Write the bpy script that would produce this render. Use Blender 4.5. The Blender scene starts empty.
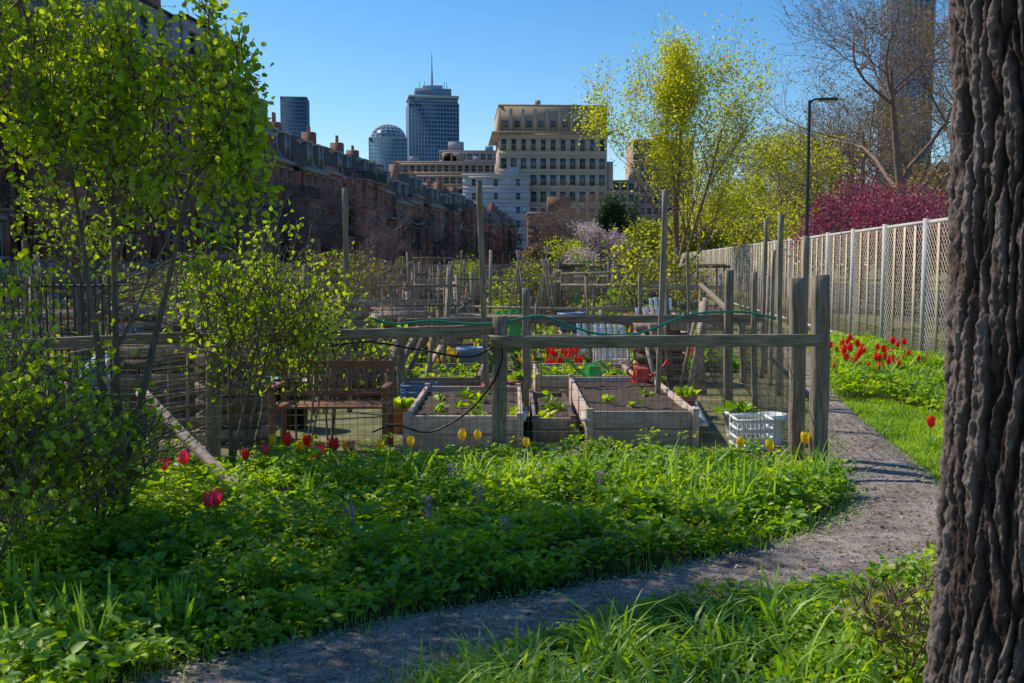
import bpy, math, random
import numpy as np
from mathutils import Vector, noise
R=random.Random(7); NR=np.random.RandomState(7)
C=bpy.context
# ---------------- camera ----------------
EYE=1.7; FP=1000.0; HOR=265.0
pitch=math.atan((341.5-HOR)/FP)
cd=bpy.data.cameras.new("camera"); cam=bpy.data.objects.new("camera",cd); C.collection.objects.link(cam)
cd.sensor_width=36; cd.lens=36*FP/1024; cd.clip_start=0.05; cd.clip_end=9000
cam.location=(0,0,EYE); cam.rotation_euler=(math.pi/2-pitch,0,0); C.scene.camera=cam
cp,sp=math.cos(pitch),math.sin(pitch)
def _ray(px,py):
    a=(px-512)/FP; b=(341.5-py)/FP
    return np.array([a, cp+b*sp, -sp+b*cp])
def D(px,py,Y):            # survey: world point at depth Y
    r=_ray(px,py); t=Y/r[1]; return np.array([r[0]*t,Y,EYE+r[2]*t])
def G(px,py,z=0.0):        # survey: world point on ground
    r=_ray(px,py); t=(z-EYE)/r[2]; return np.array([r[0]*t,r[1]*t,z])
# ---------------- materials ----------------
MATS={}
def nodes(name):
    m=bpy.data.materials.new(name); m.use_nodes=True; nt=m.node_tree; nt.nodes.clear(); MATS[name]=m
    return m,nt,nt.nodes,nt.links
def mat(name,c1,c2=None,scale=8,rough=0.85,bump=0.2,stretch=(1,1,1),metal=0,spec=0.3,detail=6,dist=0.02,c3=None,island=0):
    m,nt,N,L=nodes(name)
    c2=c2 or tuple(x*0.6 for x in c1)
    out=N.new("ShaderNodeOutputMaterial"); b=N.new("ShaderNodeBsdfPrincipled")
    tc=N.new("ShaderNodeTexCoord"); mp=N.new("ShaderNodeMapping"); mp.inputs['Scale'].default_value=stretch
    n1=N.new("ShaderNodeTexNoise"); n1.inputs['Scale'].default_value=scale; n1.inputs['Detail'].default_value=detail; n1.inputs['Roughness'].default_value=0.65
    cr=N.new("ShaderNodeValToRGB"); cr.color_ramp.elements[0].position=0.32; cr.color_ramp.elements[1].position=0.68
    cr.color_ramp.elements[0].color=(*c2,1); cr.color_ramp.elements[1].color=(*c1,1)
    if c3:
        e=cr.color_ramp.elements.new(0.5); e.color=(*c3,1)
    L.new(tc.outputs['Object'],mp.inputs[0]); L.new(mp.outputs[0],n1.inputs['Vector']); L.new(n1.outputs['Fac'],cr.inputs[0])
    src=cr.outputs[0]
    if island:
        g=N.new("ShaderNodeNewGeometry"); mr=N.new("ShaderNodeMapRange"); mr.inputs[3].default_value=1-island; mr.inputs[4].default_value=1+island
        hs=N.new("ShaderNodeHueSaturation"); L.new(g.outputs['Random Per Island'],mr.inputs[0]); L.new(mr.outputs[0],hs.inputs['Value']); L.new(src,hs.inputs['Color']); src=hs.outputs[0]
    L.new(src,b.inputs['Base Color']); b.inputs['Roughness'].default_value=rough; b.inputs['Metallic'].default_value=metal
    b.inputs['Specular IOR Level'].default_value=spec
    if bump:
        bp=N.new("ShaderNodeBump"); bp.inputs['Strength'].default_value=bump; bp.inputs['Distance'].default_value=dist
        L.new(n1.outputs['Fac'],bp.inputs['Height']); L.new(bp.outputs[0],b.inputs['Normal'])
    L.new(b.outputs[0],out.inputs[0]); return m
def leafmat(name,cols,trans=0.45,tcol=None,gloss=0.035,patch=0.0):
    m,nt,N,L=nodes(name)
    out=N.new("ShaderNodeOutputMaterial"); g=N.new("ShaderNodeNewGeometry"); cr=N.new("ShaderNodeValToRGB")
    els=cr.color_ramp.elements
    for i,c in enumerate(cols):
        if i==0: els[0].position=0; els[0].color=(*c,1)
        elif i==len(cols)-1: els[-1].position=1; els[-1].color=(*c,1)
        else: e=els.new(i/(len(cols)-1)); e.color=(*c,1)
    L.new(g.outputs['Random Per Island'],cr.inputs[0]); src=cr.outputs[0]
    if patch:   # plant-to-plant variation
        tc=N.new("ShaderNodeTexCoord"); nz=N.new("ShaderNodeTexNoise"); nz.inputs['Scale'].default_value=1.7; nz.inputs['Detail'].default_value=4
        mr=N.new("ShaderNodeMapRange"); mr.inputs[1].default_value=.35; mr.inputs[2].default_value=.65; mr.inputs[3].default_value=1-patch; mr.inputs[4].default_value=1.15
        mh=N.new("ShaderNodeMapRange"); mh.inputs[1].default_value=.35; mh.inputs[2].default_value=.65; mh.inputs[3].default_value=.52; mh.inputs[4].default_value=.485
        h2=N.new("ShaderNodeHueSaturation"); L.new(tc.outputs['Object'],nz.inputs['Vector']); L.new(nz.outputs['Fac'],mr.inputs[0]); L.new(nz.outputs['Fac'],mh.inputs[0]); L.new(mr.outputs[0],h2.inputs['Value']); L.new(mh.outputs[0],h2.inputs['Hue']); L.new(src,h2.inputs['Color']); src=h2.outputs[0]
    d=N.new("ShaderNodeBsdfDiffuse"); t=N.new("ShaderNodeBsdfTranslucent"); gl=N.new("ShaderNodeBsdfGlossy"); gl.inputs['Roughness'].default_value=0.5
    hs=N.new("ShaderNodeHueSaturation"); hs.inputs['Hue'].default_value=0.485; hs.inputs['Saturation'].default_value=1.1; hs.inputs['Value'].default_value=1.8
    L.new(src,d.inputs[0]); L.new(src,hs.inputs['Color']); L.new(hs.outputs[0],t.inputs[0])
    if tcol: hs.inputs['Hue'].default_value=0.5; hs.inputs['Value'].default_value=1.2
    m1=N.new("ShaderNodeMixShader"); m1.inputs[0].default_value=trans; m2=N.new("ShaderNodeMixShader"); m2.inputs[0].default_value=gloss
    L.new(d.outputs[0],m1.inputs[1]); L.new(t.outputs[0],m1.inputs[2]); L.new(m1.outputs[0],m2.inputs[1]); L.new(gl.outputs[0],m2.inputs[2])
    L.new(m2.outputs[0],out.inputs[0]); return m
mat('wood_grey',(0.38,0.30,0.22),(0.12,0.09,0.065),scale=3,stretch=(14,14,1.2),bump=0.6,dist=0.012,island=0.2)
mat('wood_rail',(0.38,0.30,0.215),(0.11,0.083,0.06),scale=3,stretch=(1.2,10,16),bump=0.6,dist=0.012,island=0.2)
mat('wood_pale',(0.66,0.51,0.41),(0.36,0.25,0.19),scale=4,stretch=(2,2,8),bump=0.4,dist=0.01,island=0.2)
mat('wood_red',(0.34,0.16,0.085),(0.16,0.075,0.04),scale=4,stretch=(2,6,6),bump=0.3,dist=0.01)
mat('wood_mix',(0.38,0.28,0.20),(0.12,0.088,0.065),scale=5,stretch=(3,3,3),bump=0.3,dist=0.02,island=0.6)
mat('soil',(0.13,0.085,0.058),(0.045,0.03,0.02),scale=14,bump=0.9,dist=0.05)
mat('dirt',(0.29,0.21,0.14),(0.09,0.07,0.045),scale=2.5,bump=0.8,dist=0.05,detail=10,c3=(0.15,0.15,0.045))
mat('grassground',(0.16,0.26,0.035),(0.08,0.13,0.02),scale=5,bump=0.6)
mat('asphalt',(0.06,0.06,0.062),(0.045,0.045,0.047),scale=60,bump=0.2)
mat('metal_dark',(0.03,0.03,0.033),(0.02,0.02,0.02),rough=0.5,bump=0,spec=0.5)
mat('wire',(0.24,0.21,0.17),(0.11,0.09,0.07),rough=0.5,bump=0,metal=0.4)
mat('cable',(0.3,0.3,0.32),rough=0.5,bump=0)
mat('hose_green',(0.01,0.26,0.15),rough=0.4,bump=0)
mat('hose_black',(0.012,0.012,0.013),rough=0.4,bump=0)
mat('white_plastic',(0.8,0.8,0.78),(0.68,0.68,0.65),rough=0.45,bump=0.05)
mat('white_paint',(0.70,0.67,0.62),(0.42,0.39,0.35),scale=6,bump=0.15,island=.2)
mat('green_plastic',(0.03,0.5,0.10),(0.02,0.35,0.06),rough=0.4,bump=0)
mat('red_plastic',(0.75,0.06,0.03),(0.6,0.04,0.02),rough=0.4,bump=0)
mat('blue_plastic',(0.12,0.25,0.42),(0.08,0.18,0.33),rough=0.5,bump=0)
mat('tarp_blue',(0.14,0.26,0.33),(0.09,0.18,0.24),scale=5,rough=0.5,bump=0.5,dist=.05)
mat('terracotta',(0.48,0.2,0.11),(0.34,0.14,0.07),rough=0.8)
mat('slat',(0.62,0.51,0.37),(0.46,0.375,0.27),scale=2,rough=0.6,bump=0.1,island=0.12)
mat('fencepost',(0.56,0.53,0.48),(0.43,0.41,0.37),scale=3,rough=0.6,bump=0.1)
mat('stone_trim',(0.38,0.31,0.28),(0.26,0.21,0.19),scale=3,bump=0.1)
mat('brick',(0.38,0.155,0.105),(0.22,0.09,0.065),scale=1.3,bump=0.2,island=0.12,detail=12)
mat('brick2',(0.31,0.13,0.095),(0.18,0.078,0.06),scale=1.6,bump=0.2,detail=12)
mat('brick3',(0.43,0.22,0.15),(0.26,0.135,0.095),scale=1.1,bump=0.2,detail=12)
mat('slate',(0.16,0.13,0.13),(0.08,0.065,0.068),scale=2,stretch=(1,1,8),rough=0.6,bump=0.2)
mat('lavclad',(0.38,0.36,0.41),(0.29,0.27,0.32),scale=1,bump=0.1)
mat('roofdark',(0.05,0.05,0.05),scale=2)
mat('winframe',(0.45,0.42,0.40),(0.33,0.31,0.29),scale=2,bump=0)
mat('glass',(0.16,0.18,0.21),(0.03,0.035,0.045),scale=0.35,rough=0.12,bump=0,spec=.6,detail=1)
mat('towerglass',(0.10,0.20,0.31),(0.06,0.13,0.22),scale=0.05,rough=0.15,bump=0,spec=1.0,metal=0.3)
mat('towerglass2',(0.16,0.38,0.55),(0.10,0.26,0.42),scale=0.08,rough=0.2,bump=0,spec=1.0,metal=0.2)
mat('pruclad',(0.36,0.41,0.46),(0.3,0.34,0.39),scale=0.1,bump=0)  # far-tower cladding, also next line: bluish tint stands in for distance haze
mat('bluegrey',(0.17,0.27,0.38),(0.14,0.22,0.32),scale=0.1,bump=0)
mat('tan',(0.40,0.305,0.23),(0.33,0.25,0.19),scale=0.3,bump=0)
mat('tan2',(0.52,0.405,0.31),(0.43,0.335,0.26),scale=0.3,bump=0)
mat('greywall',(0.46,0.46,0.50),(0.36,0.36,0.40),scale=0.25,bump=0.1,detail=10)
mat('bark',(0.2,0.155,0.12),(0.085,0.063,0.048),scale=12,stretch=(3,3,0.8),bump=0.6,dist=0.01)
mat('bark_warm',(0.30,0.195,0.14),(0.15,0.095,0.07),scale=8,bump=0.2)
mat('bark_purple',(0.26,0.17,0.17),(0.15,0.095,0.10),scale=8,bump=0.2)
leafmat('leaf_lime',[(0.32,0.44,0.02),(0.24,0.37,0.018),(0.40,0.50,0.035),(0.15,0.25,0.012)],0.52)
leafmat('leaf_bed',[(0.22,0.40,0.022),(0.29,0.46,0.028),(0.37,0.50,0.035),(0.12,0.24,0.018)],0.48,patch=.35)
leafmat('leaf_bed2',[(0.12,0.28,0.035),(0.19,0.35,0.035),(0.27,0.43,0.045)],0.44,patch=.35)
leafmat('leaf_blade',[(0.19,0.36,0.04),(0.26,0.44,0.045),(0.34,0.49,0.05),(0.13,0.26,0.04)],0.48,gloss=0.05,patch=.25)
leafmat('leaf_ginkgo',[(0.48,0.52,0.025),(0.36,0.42,0.025),(0.56,0.56,0.04)],0.5)
leafmat('leaf_olive',[(0.25,0.28,0.03),(0.36,0.38,0.045),(0.17,0.2,0.03)],0.42)
leafmat('leaf_bud',[(0.36,0.24,0.12),(0.24,0.17,0.09),(0.36,0.3,0.09)],0.35,tcol=1)
leafmat('leaf_dark',[(0.03,0.07,0.02),(0.05,0.10,0.025)],0.2)
leafmat('blossom_pink',[(0.42,0.07,0.14),(0.30,0.045,0.10),(0.52,0.14,0.22)],0.3,tcol=1)
leafmat('blossom_white',[(0.68,0.55,0.55),(0.55,0.43,0.45),(0.75,0.67,0.63)],0.3,tcol=1)
leafmat('petal_red',[(0.8,0.015,0.01),(0.7,0.01,0.02),(0.85,0.04,0.01)],0.45,tcol=1)
leafmat('petal_pink',[(0.88,0.07,0.11),(0.85,0.13,0.2)],0.45,tcol=1)
leafmat('petal_yellow',[(0.88,0.66,0.02),(0.85,0.58,0.02)],0.4,tcol=1)
leafmat('petal_purple',[(0.5,0.25,0.45),(0.35,0.2,0.55)],0.4,tcol=1)
leafmat('litter',[(0.34,0.25,0.15),(0.2,0.13,0.08),(0.5,0.44,0.34)],0.1,tcol=1)
def gravelmat():
    m,nt,N,L=nodes('gravel')
    out=N.new("ShaderNodeOutputMaterial"); b=N.new("ShaderNodeBsdfPrincipled"); tc=N.new("ShaderNodeTexCoord")
    v=N.new("ShaderNodeTexVoronoi"); v.inputs['Scale'].default_value=95
    n=N.new("ShaderNodeTexNoise"); n.inputs['Scale'].default_value=2.6; n.inputs['Detail'].default_value=12; n.inputs['Roughness'].default_value=.75
    cr=N.new("ShaderNodeValToRGB"); cr.color_ramp.elements[0].color=(0.145,0.118,0.10,1); cr.color_ramp.elements[1].color=(0.37,0.315,0.275,1)
    cr.color_ramp.elements[0].position=0.38; cr.color_ramp.elements[1].position=0.64
    mx=N.new("ShaderNodeMixRGB"); mx.blend_type='MULTIPLY'; mx.inputs[0].default_value=0.85
    bw=N.new("ShaderNodeValToRGB"); bw.color_ramp.elements[0].color=(0.3,0.29,0.28,1); bw.color_ramp.elements[1].color=(1.6,1.55,1.5,1)
    L.new(tc.outputs['Object'],v.inputs['Vector']); L.new(tc.outputs['Object'],n.inputs['Vector'])
    L.new(n.outputs['Fac'],cr.inputs[0]); L.new(v.outputs['Color'],bw.inputs[0]); L.new(cr.outputs[0],mx.inputs[1]); L.new(bw.outputs[0],mx.inputs[2])
    bp=N.new("ShaderNodeBump"); bp.inputs['Strength'].default_value=0.4; bp.inputs['Distance'].default_value=0.008; bp.invert=True
    L.new(v.outputs['Distance'],bp.inputs['Height']); L.new(bp.outputs[0],b.inputs['Normal'])
    L.new(mx.outputs[0],b.inputs['Base Color']); b.inputs['Roughness'].default_value=0.95; b.inputs['Specular IOR Level'].default_value=.15; L.new(b.outputs[0],out.inputs[0])
gravelmat()
mat('pebble',(0.38,0.34,0.31),(0.17,0.15,0.135),scale=30,bump=0,island=0.4)
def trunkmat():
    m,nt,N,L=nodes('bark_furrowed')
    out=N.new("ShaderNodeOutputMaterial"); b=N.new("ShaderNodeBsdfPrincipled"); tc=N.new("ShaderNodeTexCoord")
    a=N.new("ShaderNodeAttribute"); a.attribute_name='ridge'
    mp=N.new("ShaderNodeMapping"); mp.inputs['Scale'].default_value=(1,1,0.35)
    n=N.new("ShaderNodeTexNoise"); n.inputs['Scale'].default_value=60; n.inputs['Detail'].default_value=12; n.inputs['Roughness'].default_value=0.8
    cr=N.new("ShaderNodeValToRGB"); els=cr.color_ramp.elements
    els[0].position=0.0; els[0].color=(0.035,0.024,0.02,1); els[1].position=1; els[1].color=(0.42,0.345,0.32,1)  # crevice shade painted into the bark colour, dark where ridge is low
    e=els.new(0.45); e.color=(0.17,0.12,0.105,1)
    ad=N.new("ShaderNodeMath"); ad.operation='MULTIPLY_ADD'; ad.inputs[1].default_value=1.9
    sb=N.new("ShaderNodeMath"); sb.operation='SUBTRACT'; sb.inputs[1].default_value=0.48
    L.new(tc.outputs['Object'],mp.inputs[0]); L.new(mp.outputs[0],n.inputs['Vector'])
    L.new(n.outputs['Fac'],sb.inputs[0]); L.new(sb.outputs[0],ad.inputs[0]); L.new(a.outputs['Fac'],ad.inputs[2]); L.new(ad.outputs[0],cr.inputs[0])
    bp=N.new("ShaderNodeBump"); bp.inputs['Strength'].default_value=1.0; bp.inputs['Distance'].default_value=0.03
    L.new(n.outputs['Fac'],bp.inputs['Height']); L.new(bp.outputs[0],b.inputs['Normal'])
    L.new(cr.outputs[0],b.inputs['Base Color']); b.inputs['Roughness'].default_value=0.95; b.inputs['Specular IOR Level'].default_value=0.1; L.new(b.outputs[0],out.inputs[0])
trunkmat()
# ---------------- mesh builder ----------------
def nrm(v): return v/np.maximum(np.linalg.norm(v,axis=-1,keepdims=True),1e-9)
class MB:
    def __init__(s): s.V=[]; s.F=[]; s.n=0
    def add(s,V,F,m):
        V=np.asarray(V,float).reshape(-1,3); F=np.asarray(F,int); s.V.append(V); s.F.append((F+s.n,m)); s.n+=len(V)
    def corners(s,c8,m):
        s.add(c8,[[0,3,2,1],[4,5,6,7],[0,1,5,4],[1,2,6,5],[2,3,7,6],[3,0,4,7]],m)
    def lbox(s,O,u,n,a0,a1,d0,d1,z0,z1,m):
        O=np.array(O,float);u=np.array(u,float);n=np.array(n,float);k=np.array([0,0,1.])
        c=[O+u*a+n*d+k*z for z in(z0,z1) for a,d in((a0,d0),(a1,d0),(a1,d1),(a0,d1))]
        s.corners(c,m)
    def box(s,x0,x1,y0,y1,z0,z1,m): s.lbox((0,0,0),(1,0,0),(0,1,0),x0,x1,y0,y1,z0,z1,m)
    def beam(s,p0,p1,w,h,m,w1=None,h1=None):
        p0=np.array(p0,float);p1=np.array(p1,float); d=nrm(p1-p0)
        ref=np.array([0,0,1.]) if abs(d[2])<0.8 else np.array([0,1.,0])
        a=nrm(np.cross(d,ref)); b=np.cross(a,d); w1=w1 or w; h1=h1 or h
        c=[p+a*i*ww/2+b*j*hh/2 for p,ww,hh in((p0,w,h),(p1,w1,h1)) for i,j in((-1,-1),(1,-1),(1,1),(-1,1))]
        s.corners(c,m)
    def rbeam(s,p0,p1,w,h,m,k=10,jit=.004):   # rough, slightly bowed timber
        p0=np.array(p0,float);p1=np.array(p1,float); d=nrm(p1-p0); ref=np.array([0,0,1.]) if abs(d[2])<0.8 else np.array([0,1.,0])
        a=nrm(np.cross(d,ref)); b=np.cross(a,d); prof=[(-1,-.8),(-.8,-1),(.8,-1),(1,-.8),(1,.8),(.8,1),(-.8,1),(-1,.8)]
        V=[]; ph=R.uniform(0,6)
        for i in range(k+1):
            t=i/k; c=p0+(p1-p0)*t+a*math.sin(t*3.1+ph)*jit*2+b*math.sin(t*4+ph)*jit*1.5; s1=1+R.uniform(-.05,.05)
            for x,y in prof: V.append(c+a*(x*w/2*s1+R.uniform(-jit,jit)*.5)+b*(y*h/2*s1+R.uniform(-jit,jit)*.5))
        F=[[i*8+j,i*8+(j+1)%8,(i+1)*8+(j+1)%8,(i+1)*8+j] for i in range(k) for j in range(8)]
        n0=s.n; s.add(V,F,m); s.F.append((np.array([[n0+k*8+j for j in range(8)],[n0+7-j for j in range(8)]]),m))
    def seg(s,p0,p1,r0,r1,m,n=5):
        p0=np.atleast_2d(p0).astype(float);p1=np.atleast_2d(p1).astype(float);N=len(p0)
        r0=np.broadcast_to(np.asarray(r0,float),(N,));r1=np.broadcast_to(np.asarray(r1,float),(N,))
        d=nrm(p1-p0); ref=np.where((np.abs(d[:,2])<0.9)[:,None],np.array([0,0,1.]),np.array([1.,0,0]))
        a=nrm(np.cross(d,ref)); b=np.cross(d,a); t=np.arange(n)*2*np.pi/n
        ring=a[:,None]*np.cos(t)[None,:,None]+b[:,None]*np.sin(t)[None,:,None]
        V=np.concatenate([p0[:,None]+ring*r0[:,None,None],p1[:,None]+ring*r1[:,None,None]],1)
        i=np.arange(n); j=(i+1)%n; f=np.stack([i,j,j+n,i+n],1)
        F=(np.arange(N)*2*n)[:,None,None]+f[None]; s.add(V.reshape(-1,3),F.reshape(-1,4),m)
    def poly(s,P,r,m,n=6,r1=None):
        P=np.array(P,float); k=len(P); rr=np.linspace(r,r if r1 is None else r1,k); s.seg(P[:-1],P[1:],rr[:-1],rr[1:],m,n)
    def leaves(s,P,d,L,w,m,up=0.6):
        P=np.asarray(P,float);N=len(P);L=np.broadcast_to(L,(N,));w=np.broadcast_to(w,(N,))
        d=nrm(d); nn=NR.normal(size=(N,3)); nn[:,2]+=up*2; a=nrm(np.cross(d,nn)); nv=np.cross(a,d)
        L=L[:,None]; w=w[:,None]
        v0=P; v3=P+d*L-nv*L*0.12; cup=nv*w*0.35
        r1=P+d*L*0.28+a*w+cup; r2=P+d*L*0.68+a*w*0.8+cup*0.8; l1=P+d*L*0.28-a*w+cup; l2=P+d*L*0.68-a*w*0.8+cup*0.8
        V=np.stack([v0,r1,r2,v3,l2,l1],1).reshape(-1,3)
        b=(np.arange(N)*6)[:,None]; F=np.concatenate([b+[[0,1,2,3]],b+[[0,3,4,5]]]); s.add(V,F,m)
    def blades(s,P,H,lean,w,m,k=4):
        P=np.asarray(P,float);N=len(P);H=np.broadcast_to(H,(N,));w=np.broadcast_to(w,(N,));lean=np.broadcast_to(lean,(N,))
        t=NR.uniform(0,2*np.pi,N); o=np.stack([np.cos(t),np.sin(t),0*t],1); a=np.stack([-np.sin(t),np.cos(t),0*t],1)
        tw=NR.uniform(-.6,.6,N)[:,None]; a=nrm(a+o*tw)
        Vs=[]
        for i in range(k+1):
            f=i/k; c=P+o*(lean*H*f**2)[:,None]+np.array([0,0,1.])*(H*(f-0.45*lean*f**3))[:,None]
            ww=(w*(1-f**2.2)*(0.7+0.6*f))[:,None]+0.0003; Vs+= [c-a*ww,c+a*ww]
        V=np.stack(Vs,1).reshape(-1,3); b=(np.arange(N)*2*(k+1))[:,None]
        F=np.concatenate([b+[[2*i,2*i+1,2*i+3,2*i+2]] for i in range(k)]); s.add(V,F,m)
    def build(s,name,smooth=False,parent=None,only=None,bevel=0):
        ms=[]; 
        for F,m in s.F:
            if m not in ms: ms.append(m)
        V=np.concatenate(s.V); loops=[];starts=[];mi=[];st=0
        for F,m in s.F:
            if only and m!=only: continue
            k=F.shape[1]; loops.append(F.reshape(-1)); starts.append(st+np.arange(len(F))*k); st+=F.size; mi.append(np.full(len(F),ms.index(m) if not only else 0))
        loops=np.concatenate(loops);starts=np.concatenate(starts);mi=np.concatenate(mi)
        if only:
            u,inv=np.unique(loops,return_inverse=True); V=V[u]; loops=inv; ms=[only]
        me=bpy.data.meshes.new(name); me.vertices.add(len(V)); me.vertices.foreach_set('co',V.astype(np.float32).ravel())
        me.loops.add(len(loops)); me.loops.foreach_set('vertex_index',loops.astype(np.int32)); me.polygons.add(len(starts))
        me.polygons.foreach_set('loop_start',starts.astype(np.int32))
        for m in ms: me.materials.append(MATS[m])
        me.polygons.foreach_set('material_index',mi.astype(np.int32))
        if smooth: me.polygons.foreach_set('use_smooth',np.ones(len(starts),bool))
        me.update(calc_edges=True); me.validate()
        o=bpy.data.objects.new(name,me); C.collection.objects.link(o)
        if parent: o.parent=parent
        if bevel:
            b=o.modifiers.new('bevel','BEVEL'); b.width=bevel; b.segments=2; b.limit_method='ANGLE'
        return o
    def split(s,name,parts):
        e=bpy.data.objects.new(name,None); C.collection.objects.link(e)
        for m in dict.fromkeys(m for F,m in s.F): s.build(parts.get(m,m),parent=e,only=m)
        return e
def inpoly(x,y,P):
    P=np.array(P); c=np.zeros(len(x),bool); j=len(P)-1
    for i in range(len(P)):
        xi,yi=P[i,:2];xj,yj=P[j,:2]
        c^=((yi>y)!=(yj>y))&(x<(xj-xi)*(y-yi)/(yj-yi+1e-12)+xi); j=i
    return c
def scatter(P,N):
    P=np.array(P)[:,:2]; lo=P.min(0);hi=P.max(0); out=np.zeros((0,2))
    while len(out)<N:
        q=NR.uniform(lo,hi,(N*2,2)); out=np.concatenate([out,q[inpoly(q[:,0],q[:,1],P)]])
    return out[:N]
def fn(x,y,k=1.0,s=0):
    return (np.sin(x*1.7*k+s)+np.sin(y*2.3*k+1.3*s)+np.sin((x+y)*3.1*k+s*2)+np.sin((x-1.6*y)*2.1*k+.7)+np.sin(x*5.3*k-y*4.1*k))/5*0.5+0.5
def cat(P,n=8):
    P=[np.array(p,float) for p in P]; P=[2*P[0]-P[1]]+P+[2*P[-1]-P[-2]]; o=[]
    for i in range(1,len(P)-2):
        for t in np.linspace(0,1,n,endpoint=False):
            a,b,c,d=P[i-1:i+3]; o.append(.5*((2*b)+(-a+c)*t+(2*a-5*b+4*c-d)*t*t+(-a+3*b-3*c+d)*t**3))
    o.append(P[-2]); return np.array(o)
def sheet(name,pts,z,m):
    mb=MB(); P=[[p[0],p[1],z] for p in pts]; mb.add(P,[list(range(len(P)))],m); return mb.build(name)
# ---------------- ground ----------------
g=MB(); g.add([[-4000,-200,0],[4000,-200,0],[4000,7000,0],[-4000,7000,0]],[[0,1,2,3]],'dirt'); g.build('ground')
pairs=[((-260,760),(330,760)),((60,705),(400,700)),((170,672),(440,680)),((380,622),(530,652)),((560,590),(640,616)),((700,562),(750,598)),((800,535),(890,580)),((850,505),(985,535)),((840,470),(945,488)),((826,435),(905,455)),((815,410),(862,420)),((795,375),(828,378)),((775,345),(803,345)),((745,325),(766,325)),((712,310),(727,310)),((655,285),(663,285))]
Lp=cat([G(*a) for a,b in pairs],8); Rp=cat([G(*b) for a,b in pairs],8)
pm=MB(); cols=12; V=[]
for a,b in zip(Lp,Rp):
    for k in range(cols+1):
        p=a+(b-a)*k/cols; e=min(k,cols-k)/cols
        V.append([p[0],p[1],0.004+0.02*min(1,e*4)+0.008*fn(p[0],p[1],2)])
F=[[i*(cols+1)+k,i*(cols+1)+k+1,(i+1)*(cols+1)+k+1,(i+1)*(cols+1)+k] for i in range(len(Lp)-1) for k in range(cols)]
pm.add(V,F,'gravel'); pm.build('gravel_path',smooth=True)
pb=MB(); near=np.concatenate([Lp[:80],Rp[:80][::-1]]); q=scatter(near,9000); n=len(q)
r=NR.uniform(0.003,0.010,n); base=np.stack([q[:,0],q[:,1],0.024+0*r],1)
oc=np.array([[1,0,0],[0,1,0],[-1,0,0],[0,-1,0],[0,0,.7],[0,0,-.7]])
V=(base[:,None]+oc[None]*r[:,None,None]*NR.uniform(.6,1.4,(n,6,1))).reshape(-1,3)
f=np.array([[0,1,4],[1,2,4],[2,3,4],[3,0,4]]); pb.add(V,((np.arange(n)*6)[:,None,None]+f).reshape(-1,3),'pebble'); pb.build('gravel',smooth=False)
lt=MB(); q=scatter(near,2200); P=np.stack([q[:,0],q[:,1],0.03+NR.uniform(0,.01,len(q))],1); d=NR.normal(size=(len(q),3)); d[:,2]*=.2
lt.leaves(P,d,NR.uniform(.012,.045,len(q)),NR.uniform(.003,.012,len(q)),'litter',up=3); lt.build('fallen_leaves')
# ---------------- leafy beds ----------------
bedA=[G(*p) for p in [(-250,780),(-250,500),(60,480),(250,470),(400,470),(500,468),(640,464),(760,468),(835,478),(846,500),(805,530),(700,560),(560,590),(380,622),(170,672),(0,760)]]
bedB=[G(*p) for p in [(400,710),(450,682),(530,654),(640,618),(750,600),(890,582),(960,552),(1100,560),(1250,900),(380,900)]]
sheet('flower_bed_soil',bedA,0.006,'soil'); sheet('flower_bed_soil',bedB,0.006,'soil')
def groundcover(name,poly,N,hmin,hmax,m,seed,lsz=(.03,.055),n_leaf=7,thr=.35):
    q=scatter(poly,N); k=fn(q[:,0],q[:,1],1.6,seed); k2=fn(q[:,0]*2,q[:,1]*2,2.0,seed+3)
    keep=NR.uniform(0,1,N)<thr+1.3*(k2-.2); q=q[keep];k=k[keep]; h=(hmin+(hmax-hmin)*k**1.5)*NR.uniform(.4,1.15,len(q))
    mb=MB(); top=np.stack([q[:,0],q[:,1],h],1); 
    b=top.copy(); b[:,2]=0; b[:,:2]+=NR.normal(size=(len(q),2))*.02; mb.seg(b,top,.0018,.0012,m,3)
    for i in range(n_leaf):
        a=NR.uniform(0,2*np.pi,len(q)); d=np.stack([np.cos(a),np.sin(a),NR.uniform(-.45,.6,len(q))],1)
        L=NR.uniform(*lsz,len(q)); off=nrm(d)*NR.uniform(0,.05,len(q))[:,None]
        mb.leaves(top+off,d,L,L*NR.uniform(.26,.4,len(q)),m,up=1.0)
    mb.build(name); return
groundcover('ground_cover_plants',bedA,10500,.04,.32,'leaf_bed',1,thr=.3)
groundcover('ground_cover_plants',bedA,3500,.05,.40,'leaf_bed2',5,(.045,.085),6,.1)
groundcover('ground_cover_plants',bedA,1800,.1,.46,'leaf_lime',11,(.03,.05),7,.0)
groundcover('ground_cover_plants',bedB,4200,.03,.18,'leaf_bed',2,(.025,.05))
def clumps(name,centers,nb,H,w,m,lean=(.2,.7),rad=.08):
    mb=MB()
    for c in centers:
        n=nb; P=np.stack([c[0]+NR.normal(0,rad,n),c[1]+NR.normal(0,rad,n),0*np.ones(n)],1)
        s=R.uniform(.75,1.15); mb.blades(P,NR.uniform(*H,n)*s,NR.uniform(*lean,n),NR.uniform(*w,n),m)
    mb.build(name)
cl=[G(*p) for p in [(560,492),(590,486),(620,500),(655,485),(690,492),(600,510),(640,512),(720,500),(470,490),(500,500),(455,500),(760,490),(790,492),(820,498),(330,500),(310,510),(540,500),(670,505),(420,495),(700,520),(740,515)]]
clumps('daylily_clump',cl,34,(.3,.5),(.006,.011),'leaf_blade')
cl=[G(*p) for p in [(40,640),(60,655),(170,640),(20,610),(185,625),(10,680),(90,665)]]
clumps('iris_clump',cl,14,(.25,.42),(.010,.016),'leaf_blade',(.05,.35),.05)
cl=[]
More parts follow.
